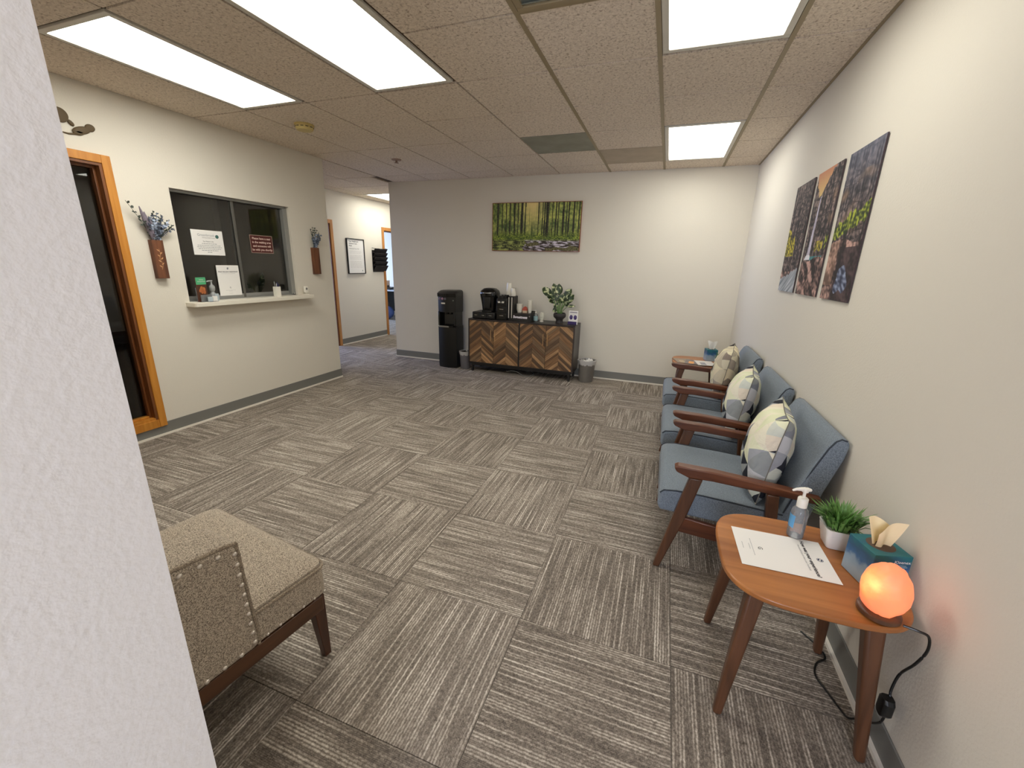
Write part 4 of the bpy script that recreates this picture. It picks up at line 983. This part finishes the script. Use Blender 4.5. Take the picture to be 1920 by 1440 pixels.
CE = mat('canvas_edge', (66, 54, 56), .8)
PW = .405
for k, (yc, wd, lb) in enumerate([(3.437, .388, 'furthest panel of the three-part waterfall canvas, with yellow bushes'), (2.978, .396, 'middle panel of the waterfall canvas, with the falls and orange sky'), (2.513, .375, 'nearest panel of the waterfall canvas, with tall dark cliff and rocks')]):
    M = Matrix.Translation((RW - .003, yc, (2.006 + 1.314) / 2)) @ Matrix(((0, 0, -1, 0), (-1, 0, 0, 0), (0, 1, 0, 0), (0, 0, 0, 1)))
    ua = (3.630 - (yc + wd / 2)) / 1.305; ub = (3.630 - (yc - wd / 2)) / 1.305
    canvas('waterfall_canvas', lb, 'picture', 84, 150, wd, .692, .006, (lambda u, v, ua=ua, ub=ub: falls(ua + (ub - ua) * u, v)), M, 'three-panel waterfall picture', CE)

# ------------------------------------------------------------ wall vases with dried flowers (left wall)
def vase(label, y, z0, z1, etched):
    t = thing('wall_vase', label, 'vase', (LW, y, z0)); h = z1 - z0; a = .040
    obj('front_board', G().box(.036, .045, -a, a, 0, h), VASEW, t, bevel=.0015)
    obj('side_board', G().box(0, .036, -a, -a + .009, 0, h), VASEW, t); obj('side_board', G().box(0, .036, a - .009, a, 0, h), VASEW, t)
    obj('back_board', G().box(0.0005, .008, -a + .009, a - .009, 0, h), VASEW, t); obj('bottom_board', G().box(.008, .036, -a + .009, a - .009, 0, .01), VASEW, t)
    if etched:
        g = G(); pts = smoothpath([(.0458, -.004, .07), (.0458, .008, .11), (.0458, -.006, .15), (.0458, .004, .19), (.0458, -.002, .225)], 5)
        g.tube(pts, .0012, 5)
        for k in range(7):
            z = .085 + k * .02; s = 1 if k % 2 else -1; g.leaf((.046, 0, z), (.0462, s * .018, z + .016), .0045, (1, 0, 0), n=4)
        obj('etched_flower', g, mat('etched_line', (200, 150, 104), .7), t)
    return t
EUC = mat('dusty_blue_leaf', (104, 114, 132), .6, var=.4, vscale=60); EUCD = mat('dark_sage_leaf', (70, 78, 70), .7, var=.4, vscale=50)
LAV = mat('grey_lavender', (128, 118, 130), .85, var=.25, vscale=60); PALE = mat('pale_blue_leaf', (176, 188, 208), .5)
def bouquet(label, y, z, s, seed, full):
    rd = random.Random(seed); t = thing('dried_bouquet', label, 'flowers', (LW + .022, y, z))
    def sprig(name, dx, dy, dz, m, n, lw, lr, step=.2):
        g = G(); b = Vector((0, max(-.02, min(.02, dy * .1)), -.15)); tip = Vector((dx, dy, dz)) * s
        pts = [b, Vector((dx * .1, dy * .15, 0)) * s, Vector((dx * .5, dy * .5, dz * .5)) * s, tip]; P = smoothpath(pts, 5); g.tube(P, .0016, 5)
        for k in range(n):
            q = step + (1 - step) * k / n; p = P[min(len(P) - 1, int(5 + q * (len(P) - 6)))]
            for q2 in range(2):
                d = Vector((rd.uniform(-.2, 1), rd.uniform(-1, 1), rd.uniform(-.5, .9))).normalized() * lr * rd.uniform(.7, 1.2)
                g.leaf(p, p + d, lw, Vector((1, rd.uniform(-.6, .6), rd.uniform(-.4, .8))), n=3)
        return obj(name, g, m, t)
    if full:
        sprig('eucalyptus_sprig', .03, -.155, .245, EUCD, 15, .007, .019, .1)
        for dy, dz in ((-.085, .235), (-.06, .20), (-.035, .17)):
            g = G(); P = smoothpath([(0, dy * .1, -.14), (.01, dy * .3, 0), (.03, dy, dz)], 4)
            g.tube(P, [.002] * 5 + [.014, .015, .010, .003][:len(P) - 5], 7); obj('lavender_plume', g, LAV, t)
        for k in range(8): sprig('silver_sprig', .03 + .03 * (k % 2), -.05 + .018 * k, .11 + .03 * (k % 3), PALE if k % 3 == 1 else EUC, 13, .009, .022, .0)
        for k in range(7): sprig('fine_sprig', .02 + .02 * (k % 2), .03 + .016 * k, .19 - .016 * k, EUCD if k % 2 else EUC, 16, .005, .019, .1)
        sprig('eucalyptus_sprig', .03, .0, .20, EUCD, 10, .007, .018, .2)
        sprig('eucalyptus_sprig', .04, -.075, .12, EUCD, 12, .007, .018, .0); sprig('eucalyptus_sprig', .04, -.04, .15, EUC, 12, .007, .018, .0)
    else:
        for k in range(6): sprig('eucalyptus_sprig', .03, -.07 + .028 * k, .21 - .02 * abs(k - 1.5), EUCD, 13, .006, .017, .05)
        for k in range(7): sprig('silver_sprig', .03 + .025 * (k % 2), -.05 + .018 * k, .10 + .03 * (k % 2), PALE if k % 3 == 1 else EUC, 13, .009, .020, .0)
vase('wooden wall vase with etched flower, left of the reception window', 2.258, 1.272, 1.562, True)
bouquet('full dried bouquet left of the reception window', 2.262, 1.562, 1.08, 5, True)
vase('plain wooden wall vase right of the reception window', 3.872, 1.290, 1.578, False)
bouquet('small dried bouquet right of the reception window', 3.876, 1.578, 1.08, 8, False)
# wall ornament high on the left wall
t = thing('wall_ornament', 'brown branch and ball ornament high on the left wall', 'wall decoration', (LW, 1.9, 2.25))
obj('ball', G().loft([[(x, .045 * cos(q) * k - .045, .055 + .045 * sin(q) * k) for q in [2 * pi * i / 24 for i in range(24)]] for x, k in ((.0005, .96), (.006, 1), (.014, .95), (.018, .75))]), DECAL, t, smooth=True)
obj('branch', G().tube([(.006, -.06, -.044), (.006, -.02, -.047), (.006, .03, -.038), (.006, .08, -.012)], [.003, .005, .006, .006], 8), DECAL, t, smooth=True)
def blob(name, y, z, a, b, th):
    R = []
    for x, k in ((.0005, .95), (.006, 1), (.012, .92), (.015, .7)):
        R.append([(x, y + k * (a * cos(q) * cos(th) - b * sin(q) * sin(th)), z + k * (a * cos(q) * sin(th) + b * sin(q) * cos(th))) for q in [2 * pi * i / 20 for i in range(20)]])
    obj(name, G().loft(R), DECAL, t, smooth=True)
blob('leaf_shape', .055, -.010, .055, .024, .35); blob('leaf_shape', .005, .022, .022, .012, 1.1 + 1.2); blob('leaf_shape', .105, .018, .028, .024, .3); blob('leaf_shape', .035, -.03, .03, .014, .1)

# ------------------------------------------------------------ notices on the reception glass and on the ledge
def yface(y, z, x): return frame_m((x, y, z), (0, 1, 0), (0, 0, 1))   # print faces +X
t = thing('notice_sheet', 'white landscape notice taped to the reception glass', 'notice', (0, 0, 0))
gx = LW - .0555
obj('sheet', G().box(gx, gx + .0008, 2.588, 2.865, 1.462, 1.672), PAPER, t)
text('lettering', 'Greenbrook', .030, INKG, t, yface(2.715, 1.630, gx + .0012)); text('lettering', 'TMS NeuroHealth Centers', .0105, INK, t, yface(2.735, 1.608, gx + .0012))
g = G(); disc(g, (gx + .0012, 2.812, 1.622), (0, 1, 0), (0, 0, 1), .016, 20); obj('logo', g, LOGOG, t)
text('lettering', 'For Patient Info', .015, INK, t, yface(2.728, 1.577, gx + .0012))
g = G()
for z, w_ in ((1.556, .12), (1.541, .20), (1.527, .21), (1.513, .19), (1.499, .14), (1.484, .04)):
    y = 2.728 - w_ / 2
    while y < 2.728 + w_ / 2:
        l_ = rt.uniform(.008, .022); g.quad((gx + .0011, y, z), (gx + .0011, y + l_, z), (gx + .0011, y + l_, z + .0045), (gx + .0011, y, z + .0045)); y += l_ + .004
fp = obj('fine_print', g, INKG, t); fp['kind'] = 'stuff'
t = thing('waiting_sign', 'maroon please-have-a-seat sign on the right glass pane', 'sign', (0, 0, 0)); gx = LW - .0755
obj('board', G().box(gx, gx + .0015, 3.158, 3.402, 1.503, 1.662), MAROON, t)
obj('border', G().box(gx, gx + .0019, 3.152, 3.158, 1.497, 1.668).box(gx, gx + .0019, 3.402, 3.408, 1.497, 1.668).box(gx, gx + .0019, 3.158, 3.402, 1.662, 1.668).box(gx, gx + .0019, 3.158, 3.402, 1.497, 1.503), mat('sign_border', (150, 128, 116), .6), t)
text('lettering', 'Please have a seat\nin the waiting area\nand someone will\nbe with you shortly', .0285, SIGNT, t, yface(3.280, 1.582, gx + .0022), line=1.25, bold=.0008)
t = thing('survey_sheet', 'portrait white survey sheet standing on the reception window ledge', 'notice', (0, 0, 0)); gx = LW - .048
obj('sheet', G().box(gx, gx + .0008, 2.752, 2.968, 1.072 + .03, 1.376), PAPER, t)
sheet_print(t, yface(2.860, 1.238, gx + .0006), .216, .274)
ZS = 1.0705
t = thing('brochure_holder', 'clear stand with green-topped brochure on the ledge', 'brochure holder', (LW + .06, 2.53, ZS), radians(12))
obj('holder', G().box(-.02, -.017, -.055, .055, 0, .12).box(.02, .023, -.055, .055, 0, .06).box(-.02, .023, -.055, .055, 0, .003), CLEAR, t)
br = obj('brochure', G().box(-.015, -.008, -.05, .05, .003, .205), mat('brochure_dark', (84, 50, 34), .5), t)
obj('brochure_header', G().box(-.008, -.0072, -.05, .05, .145, .205), GREEN, br)
text('lettering', 'Anxiety\n& Depression', .014, WHITE, br, frame_m((-.0068, .005, .178), (0, 1, 0), (0, 0, 1)), line=1.1)
g = G()
for y, z, r in ((-.005, .11, .016), (.015, .10, .018), (.0, .085, .014), (.022, .08, .012), (-.02, .095, .012)): disc(g, (-.0071, y, z), (0, 1, 0), (0, .2, 1.3), r, 14)
obj('cover_picture', g, mat('orange_print', (196, 116, 66), .6), br)
t = thing('card_holder', 'small stand of white business cards on the ledge', 'card holder', (LW + .100, 2.575, ZS), radians(12))
obj('holder', G().box(-.012, .014, -.045, .045, 0, .004).box(-.014, -.011, -.045, .045, 0, .045), CLEAR, t)
obj('card_stack', G().box(-.006, .004, .0, .046, .004, .046), PAPER, t); obj('card_stack', G().box(-.006, .004, -.046, -.004, .004, .042), mat('blue_cards', (190, 204, 210), .6), t)
t = thing('soap_bottle', 'small grey pump bottle on the ledge behind the brochure', 'bottle', (LW + .01, 2.645, ZS))
obj('body', G().lathe([(.022, 0), (.026, .01), (.026, .055), (.012, .075), (.022, .095), (.022, .125), (.008, .14), (.006, .168)], 20), mat('grey_bottle', (150, 152, 150), .3), t, smooth=True)
obj('pump', G().tube([(0, .01, .172), (0, -.03, .170), (0, -.042, .165)], .006, 8), mat('pump_grey', (170, 172, 170), .4), t)
obj('label', G().box(.0265, .028, -.004, .032, .0, .062), mat('pale_label', (170, 182, 188), .6), t)
t = thing('pen_cup', 'white square pen cup with dark blue pens on the ledge', 'pen holder', (LW + .045, 3.285, ZS))
obj('cup', G().box(-.022, .022, -.027, .027, 0, .004).box(-.022, -.018, -.027, .027, .004, .100).box(.018, .022, -.027, .027, .004, .100).box(-.018, .018, -.027, -.023, .004, .100).box(-.018, .018, .023, .027, .004, .100), WHITE, t)
for k, (x, y, h, c) in enumerate([(-.008, -.012, .152, (150, 150, 150)), (.004, .004, .142, (40, 38, 96)), (-.004, .012, .140, (44, 40, 100)), (.008, .016, .128, (40, 38, 90)), (.010, -.006, .132, (190, 190, 190))]):
    obj('pen', G().tube([(x * .5, y * .5, .006), (x, y * 1.3, h)], .0042, 8), mat('pen_body', c, .4), t)
t = thing('desk_camera', 'small white smart camera at the right end of the ledge', 'camera', (LW + .05, 3.655, ZS))
obj('base', G().lathe([(.030, 0), (.030, .006), (.010, .009)], 24), WHITE, t, smooth=True)
obj('neck', G().lathe([(.006, .008), (.006, .024)], 10), WHITE, t)
obj('body', G().loft([[(x, y, z + .056) for y, z in rrect(-.026 + e, .026 - e, -.036 + e, .036 - e, .010, 4)] for x, e in ((-.011, .003), (-.007, 0), (.009, 0), (.012, .003))]), WHITE, t, smooth=True)
obj('lens', G().loft([[(x, r * cos(q), .064 + r * sin(q)) for q in [2 * pi * i / 20 for i in range(20)]] for x, r in ((.012, .014), (.0135, .013))]), mat('lens_ring', (150, 148, 140), .4), t)
obj('lens_pupil', G().loft([[(x, r * cos(q), .064 + r * sin(q)) for q in [2 * pi * i / 16 for i in range(16)]] for x, r in ((.0135, .006), (.0142, .005))]), BLACK, t)

# ------------------------------------------------------------ hall things
t = thing('framed_poster', 'black framed white notice poster on the hall wall', 'poster', (HX, 6.335, 1.527))
hw_, hh_ = .225, .30
obj('frame', G().box(.0005, .028, -hw_, hw_, -hh_, -hh_ + .012).box(.0005, .028, -hw_, hw_, hh_ - .012, hh_).box(.0005, .028, -hw_, -hw_ + .012, -hh_ + .012, hh_ - .012).box(.0005, .028, hw_ - .012, hw_, -hh_ + .012, hh_ - .012), BLACK, t, bevel=.001)
ps = obj('poster_sheet', G().box(.0005, .014, -hw_ + .012, hw_ - .012, -hh_ + .012, hh_ - .012), PAPER, t)
text('lettering', 'Your Healthcare\nAdvance Care\nNow', .036, INK, ps, frame_m((.0145, -.165, .215), (0, 1, 0), (0, 0, 1)), 'LEFT', line=1.0, bold=.0006)
text('lettering', 'Understand Your Visit', .028, INK, ps, frame_m((.0145, -.165, .130), (0, 1, 0), (0, 0, 1)), 'LEFT')
g = G(); rd = random.Random(2)
for k in range(15):
    z = .09 - k * .02; y = -.165
    if k in (3, 8): continue
    while y < .13:
        l_ = rd.uniform(.01, .04); g.quad((.0146, y, z), (.0146, min(.15, y + l_), z), (.0146, min(.15, y + l_), z + .005), (.0146, y, z + .005)); y += l_ + .008
fp = obj('fine_print', g, mat('faint_print', (198, 194, 188), .8), ps); fp['kind'] = 'stuff'
g = G(); disc(g, (.0146, .15, -.245), (0, 1, 0), (0, 0, 1), .012, 14); obj('logo', g, INKG, ps)
t = thing('file_holder', 'black wire mesh file holder on the hall wall', 'file holder', (HX, 6.99, 1.255))
MESHM = mat('black_mesh', (30, 28, 28), .5)
obj('back_plate', G().box(.0005, .004, -.195, .195, 0, .40), MESHM, t)
for k in range(5):
    z = .01 + k * .078
    pk = obj('pocket', G().prism([(.004, z), (.012, z), (.075, z + .105), (.072, z + .108)], 'y', -.19, .19), MESHM, t)
    for s in (-1, 1):
        obj('pocket_wire', G().tube([(.006, s * .19, z), (.074, s * .19, z + .107)], .004, 6).tube([(.074, s * .19, z + .107), (.006, s * .19, z + .12)], .0035, 6), MESHM, pk)
    obj('pocket_wire', G().tube([(.074, -.19, z + .107), (.074, -.06, z + .107), (.068, 0, z + .088), (.074, .06, z + .107), (.074, .19, z + .107)], .004, 6), MESHM, pk)
# far office seen through the second door
t = thing('desk', 'white desk in the daylit far office', 'desk', (-6.75, 9.55, 0))
obj('desk_top', G().box(-.9, .9, -.35, .35, .72, .75), mat('pale_desk', (200, 205, 215), .5), t, bevel=.003)
for s in (-.86, .86): obj('side_panel', G().box(s - .02, s + .02, -.33, .33, 0, .72), BLACKM, t)
obj('modesty_panel', G().box(-.84, .84, .25, .27, .15, .72), BLACKM, t)
t = thing('storage_box', 'tan box on the far office desk', 'box', (-7.10, 9.55, .751)); obj('body', G().box(-.10, .10, -.09, .09, 0, .20), mat('tan_box', (205, 170, 140), .7), t, bevel=.004); obj('lid', G().box(-.105, .105, -.095, .095, .2, .225), mat('tan_lid', (215, 185, 155), .7), t, bevel=.004)
t = thing('telephone', 'black telephone on the far office desk', 'telephone', (-6.88, 9.42, .751)); obj('body', G().prism([(-.09, 0), (.09, 0), (.09, .07), (-.09, .03)], 'x', -.09, .09), BLACK, t, bevel=.006); obj('handset', G().tube([(-.06, -.08, .08), (-.06, 0, .085), (-.06, .08, .09)], [.02, .012, .02], 8), BLACK, t)
t = thing('desk_bag', 'blue-grey bag under the far office desk', 'bag', (-6.85, 9.25, 0)); g = G(); bmesh.ops.create_icosphere(g.b, subdivisions=3, radius=1)
for v in g.b.verts: v.co = Vector((v.co.x * .20, v.co.y * .13, .17 + v.co.z * .17 * (1 + .1 * noise.noise(v.co * 2))))
obj('body', g, mat('blue_bag', (70, 88, 140), .7), t, smooth=True)
obj('strap', G().tube(smoothpath([(-.1, 0, .30), (-.06, 0, .42), (.06, 0, .42), (.1, 0, .30)]), .01, 6), BLACKM, t)
# dark reception office furniture behind the glass
t = thing('office_desk', 'dark desk behind the reception glass', 'desk', (-4.45, 3.0, 0))
obj('desk_top', G().box(-.35, .35, -.95, .80, .72, .75), DWOOD, t); obj('side_panel', G().box(-.33, .33, -.93, -.90, 0, .72).box(-.33, .33, .75, .78, 0, .72), DWOOD, t)
DLEAF = mat('dark_office_leaf', (40, 50, 34), .5)
t = thing('office_plant', 'dark leafy plant behind the right reception pane', 'plant', (-4.35, 3.45, .751))
obj('pot', G().lathe([(.06, 0), (.08, .12), (.075, .12), (.07, .10)], 20), POTD, t, smooth=True)
rd = random.Random(9)
for k in range(16):
    a = rd.uniform(0, 2 * pi); r = rd.uniform(.08, .24); b = Vector((0, 0, .1)); v = Vector((r * cos(a) * .7, r * sin(a), rd.uniform(.22, .58)))
    m1 = b.lerp(v, .5); obj('leaf', G().leaf(m1, v, .035, (1, 0, .5), bend=.03), DLEAF, t, smooth=True)
    if k % 3 == 0: obj('stem', G().tube([b, m1], .004, 5), DLEAF, t)
t = thing('office_chair', 'dark office chair beyond the sidelight glass', 'chair', (-4.6, 1.75, 0))
obj('seat', G().box(-.24, .24, -.24, .24, .44, .52), BLACKM, t, bevel=.03); obj('backrest', G().box(-.25, -.19, -.22, .22, .58, 1.05), BLACKM, t, bevel=.03); obj('post', G().tube([(0, 0, .06), (0, 0, .44)], .025, 10), BLACK, t); obj('back_support', G().tube([(-.1, 0, .46), (-.24, 0, .5), (-.23, 0, .7)], .015, 8), BLACK, t)
for k in range(5):
    a = 2 * pi * k / 5; obj('foot', G().tube([(0, 0, .08), (.27 * cos(a), .27 * sin(a), .03)], [.022, .018], 8), BLACK, t)
